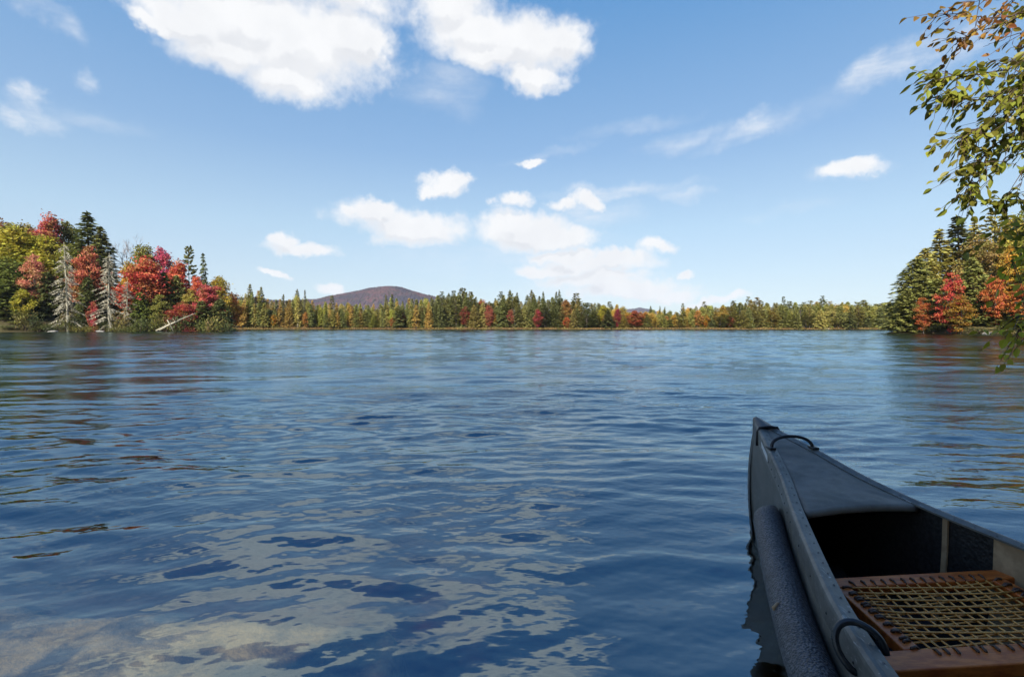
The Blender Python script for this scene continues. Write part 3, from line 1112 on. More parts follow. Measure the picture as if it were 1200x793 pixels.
for row, (Y0, Y1, sp, dlo, dhi) in enumerate([(169.5, 174, 5.4, 2, 14), (176, 186, 6.0, 0, 8), (190, 206, 7.5, -1, 4)]):
    px = 262.0 + row * 2
    while px < 1052:
        t = skyline(px) + q.uniform(dlo, dhi)
        w = q.uniform(9, 14) if px < 505 else q.uniform(12, 19)
        if 715 < px < 830:
            w = q.uniform(10, 15)
        far_tree(px, min(t, 374), q.uniform(Y0, Y1), w, row)
        px += sp * q.uniform(.75, 1.25)

# tops that stand out of the row
TALL = [('spruce0', 293, 332, 16, SPRUCE, 'left one of the two tall dark spruces at the left end of the far shore'),
        ('spruce1', 306, 335, 15, SPRUCE, 'right one of the two tall dark spruces at the left end of the far shore'),
        ('slim1', 331, 344, 8, (.10, .10, .04), 'thin pole-like spruce left of the tall sunlit one on the far shore'),
        ('spruce2', 347, 338, 14, (.13, .13, .04), 'tall sunlit spruce between the pair and the mountain on the far shore'),
        ('slim2', 357, 339, 6, (.07, .07, .05), 'needle thin spire standing beside the tall sunlit spruce on the far shore'),
        ('pine0', 389, 346, 10, SPRUCE, 'small pine top cutting the left foot of the mountain'),
        ('spruce0', 459, 344, 11, DGREEN, 'dark spruce in front of the right slope of the mountain'),
        ('spruce1', 453, 345, 10, SPRUCE, 'spruce just left of the dark one under the mountain summit'),
        ('pine1', 518, 341, 12, DGREEN, 'dark pine top where the mountain meets the higher wood'),
        ('pine2', 532, 340, 13, DGREEN, 'crooked dark pine left of the highest far treetop'),
        ('pine0', 542, 337, 20, (.12, .12, .04), 'highest broad pine in the middle of the far shore'),
        ('spruce2', 552, 341, 13, DGREEN, 'dark spruce right of the highest broad pine'),
        ('pine1', 587, 341, 13, DGREEN, 'pine with a round tuft on top right of the red maple'),
        ('spruce0', 597, 339, 17, DGREEN, 'wide dark spruce right of the tufted pine'),
        ('spruce1', 605, 342, 13, DGREEN, 'dark spruce leaning close to the wide one'),
        ('spruce2', 623, 339, 17, SPRUCE, 'sharp tall spruce above the small crimson maple'),
        ('spruce0', 637, 341, 12, DGREEN, 'dark spruce, first of the three spires before the orange gap'),
        ('spruce1', 651, 341, 12, DGREEN, 'dark spruce, second of the three spires before the orange gap'),
        ('spruce2', 656, 339, 12, DGREEN, 'dark spruce, last and tallest of the three spires before the orange gap'),
        ('pine2', 676, 343, 19, SPRUCE, 'broad dark pine alone right of the three spires'),
        ('pine0', 714, 353, 11, SPRUCE, 'green pine tuft over the yellow crowns of the far shore'),
        ('spruce1', 763, 358, 9, DGREEN, 'dark little spruce rising from the lowest stretch of the far shore'),
        ('spruce2', 773, 358, 6, DGREEN, 'small spire left of its twin on the lowest stretch of the far shore'),
        ('spruce0', 779, 359, 6, DGREEN, 'small spire right of its twin on the lowest stretch of the far shore'),
        ('pine1', 800, 355, 8, SPRUCE, 'thin pine top where the far wood begins to rise again'),
        ('pine2', 826, 353, 11, SPRUCE, 'pine with a bare stem left of the orange crown on the far shore'),
        ('pine0', 859, 352, 13, SPRUCE, 'dark pine above the red maple at the waterline'),
        ('pine1', 877, 347, 10, SPRUCE, 'highest pine top of the right half of the far shore'),
        ('pine2', 886, 348, 15, (.22, .16, .05), 'orange tinged pine beside the highest top in the right half'),
        ('pine0', 918, 347, 8, DGREEN, 'lone dark pine tip above the even wood, left one'),
        ('pine1', 964, 346, 11, DGREEN, 'lone dark pine tip above the even wood, right and larger one'),
        ('pine2', 1013, 351, 10, SPRUCE, 'flat pine top near the right end of the far shore')]
for k, px, top, w, c, lab in TALL:
    stand(k, px, top, q.uniform(177, 184), w, tuple(np.array(c) * (1.55, 1.4, 1.3)), lab, group=FAR)
# coloured crowns by the water
ACC = [('maple0', 468, 363, 384, 12, DRED, 'dark red maple at the waterline under the mountain'),
       ('small0', 460, 371, 385, 8, RED, 'small red maple left of the dark red one under the mountain'),
       ('maple1', 497, 359, 385, 14, DRED, 'deep red maple under the right foot of the mountain'),
       ('maple2', 545, 358, 378, 12, DRED, 'dusky red maple below the highest broad pine'),
       ('maple0', 565, 350, 385, 17, RED, 'tallest red maple in the middle of the far shore'),
       ('maple1', 573, 356, 385, 12, CRIM, 'darker red maple against the right side of the tallest red one'),
       ('small1', 580, 367, 384, 8, ORANGE, 'narrow orange maple at the far waterline'),
       ('maple2', 598, 362, 384, 12, CRIM, 'wine red maple behind the pale dead spruce of the far shore'),
       ('maple0', 630, 361, 383, 12, (.42, .03, .06), 'small crimson maple below the sharp tall spruce'),
       ('small2', 664, 371, 385, 9, (.55, .10, .05), 'little orange red maple below the broad dark pine'),
       ('maple1', 663, 350, 384, 16, (.36, .12, .05), 'rusty maple crown filling the gap left of the broad dark pine'),
       ('maple2', 708, 356, 384, 16, GOLD, 'golden maple crown in the middle right of the far shore'),
       ('maple0', 711, 366, 384, 10, RED, 'red maple under the golden crown'),
       ('maple1', 724, 361, 384, 11, (.30, .025, .05), 'dark crimson maple right of the golden crown'),
       ('maple2', 745, 363, 384, 20, (.44, .08, .05), 'pinkish red maple on the lowest stretch of the far skyline'),
       ('maple0', 736, 366, 384, 16, ORANGE, 'orange maple left of the pinkish red one'),
       ('maple1', 757, 366, 384, 16, (.5, .13, .05), 'orange red maple right of the pinkish red one'),
       ('small0', 780, 370, 385, 9, (.55, .16, .07), 'salmon maple below the two small spires'),
       ('small1', 820, 371, 385, 8, (.55, .34, .03), 'bright yellow sapling at the far waterline'),
       ('small2', 826, 368, 385, 12, ORANGE, 'orange maple just right of the bright yellow sapling'),
       ('small0', 856, 370, 385, 10, (.48, .06, .06), 'rose red maple at the waterline below the dark pine'),
       ('small1', 878, 373, 385, 9, GOLD, 'round golden maple at the far waterline'),
       ('maple2', 846, 357, 384, 15, (.45, .20, .06), 'pale orange crown between the thin pine tops'),
       ('small2', 358, 365, 385, 9, (.45, .14, .05), 'rusty sapling right of the tall sunlit spruce'),
       ('maple0', 312, 357, 385, 14, (.38, .13, .05), 'rusty maple below the pair of tall spruces'),
       ('maple1', 282, 358, 385, 16, (.48, .18, .04), 'orange maple where the far shore meets the left bank'),
       ('small0', 321, 368, 385, 8, ORANGE, 'small orange tree right of the rusty maple below the tall pair')]
for k, px, top, bot, w, c, lab in ACC:
    stand(k, px, top, q.uniform(169.5, 171) if w < 13 else q.uniform(172, 176), w, tuple(np.array(c) * (.92, 1.35, 1.0)), lab, group=FAR)
stand('dead1', 603, 362, 170, 8, (.4, .4, .4), 'pale dead spruce standing at the far waterline', group=FAR)
stand('dead0', 556, 368, 170, 6, (.4, .4, .4), 'short pale dead spruce left of the tallest red maple', group=FAR)


def shrubs():
    g = 'shrubs along the left waterline'
    for i, (px, w, Y, c, lab) in enumerate([
            (92, 20, 99, (.20, .18, .04), 'low yellowish shrub at the foot of the tallest dead spruce'),
            (108, 16, 100, (.22, .17, .04), 'low straw coloured shrub between the dead spruces'),
            (136, 18, 101, (.18, .17, .04), 'low olive shrub between the second and the shortest dead spruce'),
            (163, 22, 102, (.16, .17, .035), 'green yellow shrub left of the fallen trunks'),
            (45, 22, 98, (.10, .11, .03), 'dark green shrub below the coral maple at the waterline'),
            (222, 20, 105, (.25, .05, .04), 'reddish shrub under the leaning maple'),
            (14, 26, 97, (.08, .10, .03), 'dark shrub at the left edge of the waterline')]):
        stand('shrub%d' % (i % 3), px, 379, Y, w, c, lab, 'shrub', g)
    g = 'undergrowth below the left bank trees'
    bushes = [((.06, .075, .028), 'dark green bush at the foot of the left bank trees'), ((.13, .14, .035), 'olive bush at the foot of the left bank trees'),
              ((.085, .10, .03), 'mid green bush at the foot of the left bank trees'), ((.20, .15, .045), 'straw brown bush at the foot of the left bank trees'),
              ((.06, .075, .028), 'dark green bush at the foot of the left bank trees')]
    for i in range(26):
        px = -14 + i * 11 + random.uniform(-4, 4)
        stand('shrub%d' % (i % 3), px, random.uniform(358, 379), random.uniform(97.6, 100) if px < 70 else random.uniform(105.5, 108) if 172 < px < 238 else random.uniform(100, 106), random.uniform(16, 30), *bushes[i * 7 % 5], 'shrub', g)
    g = 'shrubs along the right waterline'
    for i, (px, w, Y, c, lab) in enumerate([
            (1052, 22, 83, (.05, .06, .02), 'dark shrub dipping in the water at the tip of the right bank'),
            (1092, 26, 77, (.06, .07, .02), 'dark shrub under the orange brown maple of the right bank'),
            (1142, 30, 72, (.05, .06, .02), 'dark shrub in the hollow right of the red maple'),
            (1180, 30, 69, (.07, .08, .02), 'dark green shrub at the waterline near the right edge')]):
        stand('shrub%d' % (i % 3), px, 379, Y, w, c, lab, 'shrub', g)


shrubs()


def rock(px, py, Y, s, label, group='pale rocks at the shore'):
    q = np.random.default_rng(int(px))
    import bmesh
    bm = bmesh.new()
    bmesh.ops.create_icosphere(bm, subdivisions=3, radius=1)
    for v in bm.verts:
        p = np.array(v.co)
        k = 1 + .14 * math.sin(p[0] * 3 + px) + .12 * math.sin(p[1] * 4 + px * 2) + .06 * q.normal()
        v.co = Vector((p[0] * k * s * 1.6, p[1] * k * s, max(p[2], -.4) * k * s * .55))
    me = bpy.data.meshes.new('rock')
    bm.to_mesh(me)
    bm.free()
    me.materials.append(MAT_ROCK)
    o = bpy.data.objects.new('rock', me)
    COL.objects.link(o)
    p = at_depth(px, py, Y)
    o.location = (p.x, Y, max(0.0, gz(p.x, Y)) + .05)
    tag(o, label, 'rock', group)


MAT_ROCK = bark_material('rock', (0.10, 0.095, 0.085), (0.24, 0.225, 0.20), 2.0)
rock(62, 387, 97.5, .55, 'flat pale rock at the waterline left of the tallest dead spruce')
rock(117, 387, 99.5, .45, 'small pale rock at the waterline between the dead spruces')
rock(1158, 389, 70.5, .5, 'grey rock at the waterline below the orange maple of the right bank')
rock(968, 384.5, 168.5, .7, 'pale boulder at the far waterline toward the right')


def marsh():
    """tawny sedge along the far waterline"""
    q = np.random.default_rng(4)
    m = MB()
    n = 9000
    x = q.uniform(-101, 140, n)
    y = np.interp(x, [-104, -60, -20, 20, 60, 100, 140], [167, 168, 166, 167, 166, 168, 169]) + q.uniform(-.6, 3.0, n)
    z = np.maximum(ground_z(x, y), -.05)
    c = np.stack([x, y, z + .2], -1)
    d = UP + q.normal(0, .22, (n, 3))
    m.quads(leaves(c, d, q.normal(0, 1, (n, 3)), q.uniform(.25, .65, n), q.uniform(.10, .30, n)))
    o = m.build('sedge', MAT_LEAF, color=(.26, .16, .065))
    tag(o, kind='stuff', label='tawny sedge growing along the far waterline')


marsh()


# ------------------------------------------------------------------ hills
def hill_material():
    m, T = material('haze_tinted_autumn_hill')
    out = T.n('ShaderNodeOutputMaterial')
    g = T.n('ShaderNodeNewGeometry').outputs['Position']
    a = T.step(T.noise(g, .012, 5, .65), .4, .62)
    b = T.noise(g, .09, 4, .7)
    c1 = T.mix(a, (0.058, 0.052, 0.078), (0.115, 0.066, 0.075))  # autumn woods, with the purple-blue of distant haze put into the colour
    c2 = T.mix(T.step(b, .4, .66), c1, (0.05, 0.055, 0.055))
    p = T.n('ShaderNodeBsdfPrincipled', ins={'Base Color': c2, 'Roughness': 1.0, 'Specular IOR Level': 0.0})
    T.put(out.inputs[0], p)
    return m


def make_hills():
    """wooded hills behind the lake: heights over a plan grid, rough with tree crowns"""
    MATH = hill_material()

    def hill(name, Y, half, prof, nx, ny, crown):
        pxs = np.array([p[0] for p in prof], float)
        tops = np.array([at_depth(p[0], p[1], Y).z for p in prof])
        x0, x1 = at_depth(pxs[0], 382, Y).x, at_depth(pxs[-1], 382, Y).x
        xs = np.linspace(x0, x1, nx)
        X, Yg = np.meshgrid(xs, np.linspace(Y - half, Y + half, ny))
        crest = np.interp(X, [at_depth(p, 382, Y).x for p in pxs], tops)
        t = (Yg - Y) / half
        Z = crest * (1 - np.abs(t) ** 1.5) * 1.0 + fnoise(X, Yg, 71, 4, .012) * 4 * (1 - np.abs(t))
        r = np.random.default_rng(8)
        Z = Z + r.uniform(0, crown, Z.shape) - 2 * np.abs(t) * 4
        o = fast_mesh(name, np.stack([X, Yg, Z], -1).reshape(-1, 3), grid_quads(ny, nx), MATH, smooth=False)
        tag(o, kind='structure')

    hill('hill', 1500, 420, [(250, 356), (285, 353), (300, 349), (320, 352), (345, 354), (370, 352), (385, 351), (400, 346), (420, 342), (436, 338.5), (448, 337), (458, 336.5),
                             (470, 337), (484, 341), (500, 346), (515, 350), (540, 356), (580, 362)], 520, 120, 7)
    hill('hill', 3200, 600, [(700, 376), (722, 368), (736, 363.5), (748, 362), (758, 363.5), (775, 369), (800, 376)], 200, 60, 8)


make_hills()


def make_haze():
    m, T = material('thin_air')
    out = T.n('ShaderNodeOutputMaterial')
    v = T.n('ShaderNodeVolumePrincipled', ins={'Color': (0.72, 0.84, 1.0), 'Density': 0.00006, 'Anisotropy': 0.0})
    T.put(out.inputs['Volume'], v)
    b = MB()
    b.box((0, 0, 148), 9400, 9400, 304)
    o = b.build('haze', m)
    tag(o, kind='stuff', label='thin bluish air over the lake and hills')


make_haze()
# ------------------------------------------------------------------ the canoe
def paint_material(name, c1, c2, rough=0.42, scale=14.0, metal=0.0, bump=0.15, wear=None):
    m, T = material(name)
    out = T.n('ShaderNodeOutputMaterial')
    tc = T.n('ShaderNodeTexCoord').outputs['Object']
    f = T.step(T.noise(tc, scale, 6, 0.65), 0.34, 0.68)
    col = T.mix(f, c1, c2)
    if wear:
        sc = T.noise(T.vmath('MULTIPLY', tc, (1.0, 0.10, 1.0)), 95.0, 4, 0.6)
        sp = T.noise(T.vmath('MULTIPLY', tc, (1.0, 0.6, 1.0)), 60.0, 5, 0.7)
        pm = T.math('ADD', T.math('MULTIPLY', T.step(sc, 0.60, 0.70), 0.55), T.math('MULTIPLY', T.step(sp, 0.60, 0.68), 0.9))
        pm = T.math('MULTIPLY', pm, T.step(T.noise(tc, 9.0, 4, 0.6), 0.40, 0.62), clamp=True)
        col = T.mix(pm, col, wear)
        mud = T.step(T.noise(tc, 5.0, 6, 0.7), 0.52, 0.70, 0.0, 0.55)
        col = T.mix(mud, col, (0.075, 0.066, 0.05))
    rg = T.math('ADD', rough - 0.06, T.math('MULTIPLY', T.noise(tc, 22.0, 5, 0.6), 0.2))
    b = T.n('ShaderNodeBump', ins={'Strength': bump, 'Distance': 0.01, 'Height': T.noise(tc, 26.0, 4, 0.55)})
    p = T.n('ShaderNodeBsdfPrincipled', ins={'Base Color': col, 'Roughness': rg, 'Metallic': metal, 'Normal': b})
    T.put(out.inputs[0], p)
    return m


def deck_material():
    m, T = material('dented_deck_paint')
    out = T.n('ShaderNodeOutputMaterial')
    tc = T.n('ShaderNodeTexCoord').outputs['Object']
    col = T.mix(T.step(T.noise(tc, 9.0, 6, 0.65), .35, .65), (0.128, 0.120, 0.100), (0.18, 0.168, 0.145))
    sp = T.noise(tc, 160.0, 2, 0.5)
    col = T.mix(T.step(sp, .66, .74), col, (0.20, 0.20, 0.19))
    big = T.noise(tc, 5.5, 2, 0.5)
    fine = T.noise(tc, 90.0, 3, 0.5)
    h = T.math('ADD', T.math('MULTIPLY', big, 1.0), T.math('MULTIPLY', fine, 0.02))
    b = T.n('ShaderNodeBump', ins={'Strength': 0.5, 'Distance': 0.06, 'Height': h})
    p = T.n('ShaderNodeBsdfPrincipled', ins={'Base Color': col, 'Roughness': 0.56, 'Normal': b, 'Specular IOR Level': 0.35})
    T.put(out.inputs[0], p)
    return m


def foam_material(name, c1, c2, scale, bump=0.8):
    m, T = material(name)
    out = T.n('ShaderNodeOutputMaterial')
    tc = T.n('ShaderNodeTexCoord').outputs['Object']
    v = T.n('ShaderNodeTexVoronoi', ins={'Vector': tc, 'Scale': scale})
    f = T.step(T.noise(tc, scale * .9, 3, 0.6), 0.40, 0.62)
    col = T.mix(f, c1, c2)
    col = T.mix(T.step(T.noise(tc, 8.0, 4, .6), .52, .7, 0, .5), col, c1)
    b = T.n('ShaderNodeBump', ins={'Strength': bump, 'Distance': 0.004, 'Height': v.outputs['Distance']})
    p = T.n('ShaderNodeBsdfPrincipled', ins={'Base Color': col, 'Roughness': 0.5, 'Normal': b, 'Specular IOR Level': 0.5})
    T.put(out.inputs[0], p)
    return m


def wood_material():
    m, T = material('varnished_seat_wood')
    out = T.n('ShaderNodeOutputMaterial')
    tc = T.n('ShaderNodeTexCoord').outputs['Object']
    g = T.noise(T.vmath('MULTIPLY', tc, (2.5, 9.0, 9.0)), 6.0, 6, 0.65)
    col = T.mix(T.step(g, .35, .66), (0.36, 0.078, 0.014), (0.58, 0.16, 0.028))
    rg = T.math('ADD', 0.24, T.math('MULTIPLY', T.noise(tc, 14.0, 5, .6), 0.22))
    b = T.n('ShaderNodeBump', ins={'Strength': 0.12, 'Distance': 0.004, 'Height': g})
    p = T.n('ShaderNodeBsdfPrincipled', ins={'Base Color': col, 'Roughness': rg, 'Normal': b, 'Specular IOR Level': 0.32})
    T.put(out.inputs[0], p)
    return m


M_HULL = paint_material('grey_hull_paint', (0.064, 0.064, 0.054), (0.108, 0.105, 0.09), 0.45, 11.0, 0.0, 0.12, (0.24, 0.25, 0.24))
M_GUN = paint_material('gunwale_paint', (0.095, 0.093, 0.082), (0.155, 0.15, 0.13), 0.38, 16.0, 0.15, 0.12, (0.42, 0.42, 0.40))
M_DECK = deck_material()
M_CAP = paint_material('bow_cap_plastic', (0.028, 0.030, 0.034), (0.05, 0.052, 0.056), 0.42, 18.0)
M_RUBBER = paint_material('black_rubber', (0.012, 0.012, 0.013), (0.022, 0.022, 0.024), 0.40, 30.0)
M_TUBE = paint_material('grab_tube', (0.03, 0.033, 0.036), (0.055, 0.058, 0.06), 0.25, 30.0, 0.6)
M_FOAM = foam_material('grey_foam', (0.020, 0.022, 0.026), (0.095, 0.098, 0.108), 150.0)
M_LINING = foam_material('dark_foam_lining', (0.010, 0.009, 0.009), (0.024, 0.022, 0.021), 90.0, 0.5)
M_RIB = paint_material('tan_rib', (0.30, 0.20, 0.11), (0.44, 0.31, 0.18), 0.55, 20.0)
M_WOOD = wood_material()
M_LACE = paint_material('rawhide_lacing', (0.54, 0.22, 0.042), (0.72, 0.37, 0.09), 0.4, 60.0)
M_KNOT = paint_material('dark_lacing_ends', (0.055, 0.024, 0.010), (0.10, 0.045, 0.018), 0.45, 60.0)
M_WHITE = paint_material('white_sticker', (0.62, 0.63, 0.60), (0.78, 0.78, 0.75), 0.5, 40.0, 0, .03)
M_CLOTH = paint_material('dark_cloth', (0.012, 0.012, 0.014), (0.028, 0.027, 0.028), 0.8, 20.0, 0, .5)
S_MAX = C_LEN


def hull_section(s, n=15, inset=0.0, floor=None):
    """points from the left gunwale under the keel to the right gunwale"""
    w, zg = hull_w(s), hull_z(s)
    e = min(s, C_LEN - s)
    zk = -0.095 + 0.10 * math.exp(-max(e, 0) / .07) * 0
    ex = 1.55 + 1.8 * min(1, e / 1.2)
    pts = []
    for i in range(2 * n + 1):
        a = (i - n) / n * math.pi / 2
        x = math.copysign(abs(math.sin(a)) ** (2 / ex), a) * max(w - inset, .002)
        z = zg - (zg - zk - inset) * abs(math.cos(a)) ** (2 / ex)
        if inset and floor is not None:
            z = max(z, floor)
        k = max(0.0, 1 - ((z - .26) / .34) ** 2)
        bulge = -.075 * k * math.exp(-s / .16) if s < 2 else 0
        pts.append(cw(s + bulge, x, z))
    return pts


def hull_x(s, z):
    """half width of the hull at height z"""
    w, zg = hull_w(s), hull_z(s)
    ex = 1.55 + 1.8 * min(1, min(s, C_LEN - s) / 1.2)
    ca = min(1.0, max(0.0, (zg - z) / (zg + .095)) ** (ex / 2))
    return w * math.sqrt(1 - ca * ca) ** (2 / ex)


def make_canoe():
    org = cw(1.2, 0, 0)
    root = empty('canoe', (org[0], org[1], 0.0))
    root.rotation_euler = (0, 0, 0)
    off = np.array([org[0], org[1], 0.0])
    tag(root, 'dark grey painted canoe with a laced wooden seat, its bow pointing out over the lake', 'canoe')

    def put(b, name, mat, smooth=True, parent=None, recalc=True):
        for i in range(len(b.v)):
            b.v[i] = b.v[i] - off
        return b.build(name, mat, root if parent is None else parent, smooth, recalc=recalc)

    ss = np.r_[np.linspace(0, .3, 14), np.linspace(.34, 4.06, 60), np.linspace(4.1, 4.4, 10)]
    # hull shell
    b = MB()
    b.loft([hull_section(s) for s in ss])
    hull = put(b, 'hull', M_HULL, True, None, False)
    m = hull.modifiers.new('thick', 'SOLIDIFY')
    m.thickness = 0.006
    m.offset = 0
    # foam lining of the inside, with a flat floor
    b = MB()
    b.loft([hull_section(s, 15, .016, .075) for s in np.linspace(.16, 4.24, 60)])
    put(b, 'lining', M_LINING, True, None, False)
    # gunwales: a flange on top and a strip down the side
    prof = [(-.040, .004), (-.012, .0095), (-.003, .0075), (.005, .001), (.007, -.008), (.0065, -.072), (.001, -.074), (.001, -.006), (-.004, -.002), (-.040, -.003)]
    for side in (-1, 1):
        b = MB()
        rows = []
        for s in np.r_[np.linspace(.045, .5, 16), np.linspace(.54, 3.86, 60), np.linspace(3.9, 4.34, 14)]:
            w, zg = hull_w(s), hull_z(s)
            rows.append([cw(s, side * max(w + dx, .003), zg + dz) for dx, dz in prof])
        b.loft(rows, close=True, caps=True)
        for s in np.arange(.18, 4.2, .062):
            w, zg = hull_w(s), hull_z(s)
            for dx, dz, rr in ((-.026, .0085, .0042),):
                c = cw(s, side * (w + dx), zg + dz)
                ring = [c + np.array([math.cos(a) * rr, math.sin(a) * rr, -.001]) for a in np.linspace(0, 6.283, 7)[:-1]]
                b.add(ring + [c + np.array([0, 0, .0022])], [[i, (i + 1) % 6, 6] for i in range(6)])
        put(b, 'gunwale', M_GUN, False)
    # rows of rivets on the sides below the gunwale: dark dots
    for side in (-1, 1):
        b = MB()
        for s in list(np.arange(.30, 1.05, .075)) + list(np.arange(1.15, 2.6, .19)):
            w, zg = hull_w(s), hull_z(s)
            for dz in (-.045,):
                c = cw(s, side * (w + .008), zg + dz)
                nrm = np.array([C_N[0], C_N[1], 0]) * side
                t1 = np.array([C_A[0], C_A[1], 0])
                ring = [c + t1 * math.cos(a) * .0045 + UP * math.sin(a) * .0045 - nrm * .001 for a in np.linspace(0, 6.283, 8)[:-1]]
                b.add(ring + [c + nrm * .002], [[i, (i + 1) % 7, 7] for i in range(7)])
        put(b, 'rivet', M_RUBBER, False)
    # deck plate at the bow and at the stern
    for end in (0, 1):
        b = MB()
        rows = []
        for s in np.linspace(.10, .95, 34):
            sc = s
            row = []
            for t in np.linspace(-1, 1, 15):
                w = hull_w(s) - .036
                x = t * w
                sk = -.13 * x * (sc / .95) ** 2
                s2 = s + sk
                z = hull_z(min(max(s2, .05), 1.2)) - .0035 + .012 * (1 - t * t) * (w / .2)
                row.append((s2, x, z))
            rows.append(row)
        last = rows[-1]
        for ds, dz in ((.006, -.002), (.010, -.008), (.010, -.020), (.004, -.026)):
            rows.append([(s2 + ds, x, z + dz) for s2, x, z in last])
        b.loft([[cw(s2 if end == 0 else C_LEN - s2, x, z) for s2, x, z in r] for r in rows])
        d = put(b, 'deck', M_DECK, True, None, False)
        m = d.modifiers.new('thick', 'SOLIDIFY')
        m.thickness = 0.003
        m.offset = -1
    # moulded cap over the very tip with a raised black edge
    for end in (0, 1):
        def cap_sec(s, grow, drop):
            w, zg = hull_w(max(s, 0)), hull_z(max(s, 0))
            hw = w + .007 + grow
            pts = [(-hw, -drop), (-hw, -drop * .5), (-hw, -.012), (-hw * .8, .010 + grow), (0, .017 + grow), (hw * .8, .010 + grow), (hw, -.012), (hw, -drop * .5), (hw, -drop)]
            return [cw((s if end == 0 else C_LEN - s), x, zg + z) for x, z in pts]
        b = MB()
        rows = []
        for s in np.linspace(-.03, .15, 12):
            g = 0 if s > -.01 else -.010 * (-.01 - s) / .02
            rows.append(cap_sec(s, g, .055 + .05 * max(0, .10 - s) / .1))
        b.loft(rows, caps=True)
        cap = put(b, 'bow_cap' if end == 0 else 'stern_cap', M_CAP, True)
        b = MB()
        path = cap_sec(.152, .003, .085)
        b.tube(path, .0075, 7)
        put(b, 'cap_edge', M_RUBBER, True, cap)
    # stem band
    b = MB()
    rows = []
    for z in np.linspace(.60, -.09, 18):
        k = max(0.0, 1 - ((z - .26) / .34) ** 2)
        s0 = -.075 * k
        rows.append([cw(s0 + ds, x, z) for ds, x in ((.05, -.026), (.0, -.017), (-.010, 0), (.0, .017), (.05, .026))])
    b.loft(rows)
    put(b, 'stem_band', M_RUBBER, True)
    # carrying handle on the deck
    b = MB()
    zt = hull_z(.40)
    arc = []
    for a in np.linspace(0, math.pi, 17):
        x = -.098 * math.cos(a)
        arc.append(cw(.415 - .02 * math.sin(a), x, zt + .010 + .052 * math.sin(a) ** .8))
    b.tube(arc, .0085, 8)
    for x in (-.102, .102):
        c = cw(.415, x, zt + .009)
        b.box(c, .052, .032, .012, [[C_A[0], C_A[1], 0], [C_N[0], C_N[1], 0], [0, 0, 1]])
    bevel(put(b, 'carry_handle', M_RUBBER, True), .003)
    # bent tube handles over the gunwales
    for side in (-1, 1):
        b = MB()
        w, zg = hull_w(1.70), hull_z(1.70)
        raw = [(w + .006, -.062, .035), (w + .022, -.055, .03), (w + .038, -.030, .012), (w + .040, .000, -.004), (w + .024, .026, -.012), (w - .004, .036, -.008), (w - .030, .030, .008), (w - .050, .010, .022), (w - .056, -.018, .03)]
        pts = [np.array(cw(1.70 + ds, side * x, zg + z)) for x, z, ds in raw]
        fine = []
        for i in range(len(pts) - 1):
            p0, p1, p2, p3 = pts[max(i - 1, 0)], pts[i], pts[i + 1], pts[min(i + 2, len(pts) - 1)]
            for t in np.linspace(0, 1, 5)[:-1]:
                fine.append(.5 * (2 * p1 + (p2 - p0) * t + (2 * p0 - 5 * p1 + 4 * p2 - p3) * t * t + (3 * p1 - p0 - 3 * p2 + p3) * t ** 3))
        fine.append(pts[-1])
        b.tube(fine, .0085, 9)
        put(b, 'grab_handle', M_TUBE, True)
    # foam floats along both sides
    for side in (-1, 1):
        b = MB()
        pts, rad = [], []
        for s in np.r_[np.linspace(.65, .81, 9), np.linspace(.85, 3.55, 46), np.linspace(3.59, 3.75, 9)]:
            e = min(s - .65, 3.75 - s)
            r = .060 * min(1, math.sqrt(max(0.10, min(1, (e + .012) / .10))))
            w, zg = hull_w(s), hull_z(s)
            pts.append(cw(s, side * (hull_x(s, zg - .165) + r + .004), zg - .168))
            rad.append(r)
        b.tube(pts, rad, 16)
        fl = put(b, 'foam_float', M_FOAM, True)
        # the pale cord end that ties it on
        b = MB()
        s = 1.36
        w, zg = hull_w(s), hull_z(s)
        c = cw(s, side * (hull_x(s, zg - .165) + .064), zg - .168)
        nrm = np.array([C_N[0], C_N[1], 0]) * side
        p0 = c + nrm * .052 + UP * .028
        b.tube([p0 - UP * .016, p0 + nrm * .006, p0 + UP * .018 - nrm * .008], [.004, .0065, .004], 6)
        put(b, 'cord_end', M_RIB, True, fl)
    # sticker on the left side near the bow
    b = MB()
    q4 = []
    for s, dz in ((.27, -.016), (.43, -.022), (.44, -.050), (.285, -.040)):
        q4.append(cw(s, -(hull_w(s) + .0095), hull_z(s) + dz))
    q4b = [p + np.array([C_N[0], C_N[1], 0]) * .002 for p in q4]
    b.add(q4 + q4b, [[0, 1, 2, 3], [7, 6, 5, 4], [0, 4, 5, 1], [1, 5, 6, 2], [2, 6, 7, 3], [3, 7, 4, 0]])
    o = put(b, 'sticker', M_WHITE, False)
    o['label'] = 'small blank white sticker near the bow'
    # ribs inside, seen on the right side
    for side in (-1, 1):
        for s0, wd, dp in ((1.02, .016, .006), (1.215, .105, .004), (2.1, .03, .006), (2.9, .03, .006)):
            b = MB()
            rows = []
            for s in (s0 - wd / 2, s0 + wd / 2):
                sec = np.array(hull_section(s, 15, .021, .082))
                sec2 = np.array(hull_section(s, 15, .021 + dp, .084))
                idx = range(19, 31) if side > 0 else range(0, 12)
                rows.append((sec[list(idx)], sec2[list(idx)]))
            b.loft([rows[0][0], rows[0][1], rows[1][1], rows[1][0]], close=False)
            put(b, 'rib', M_RIB, False)
    # seat: two cross bars, two rails, and rawhide laced between them
    SZ, TH = .362, .036
    SK = -.13

    def sp_(s, t, z=0.0):
        return cw(s + SK * t, t, SZ + z)
    seat = MB()
    fr = None

    def bar(s0, s1, t0, t1):
        n = 12
        rows = []
        for t in np.linspace(t0, t1, n):
            rows.append([sp_(s0, t, 0), sp_(s1, t, 0), sp_(s1, t, -TH), sp_(s0, t, -TH)])
        seat.loft(rows, close=True, caps=True)
    F0, F1, N0, N1 = 1.205, 1.262, 1.560, 1.632
    TL, TR = -.238, .238

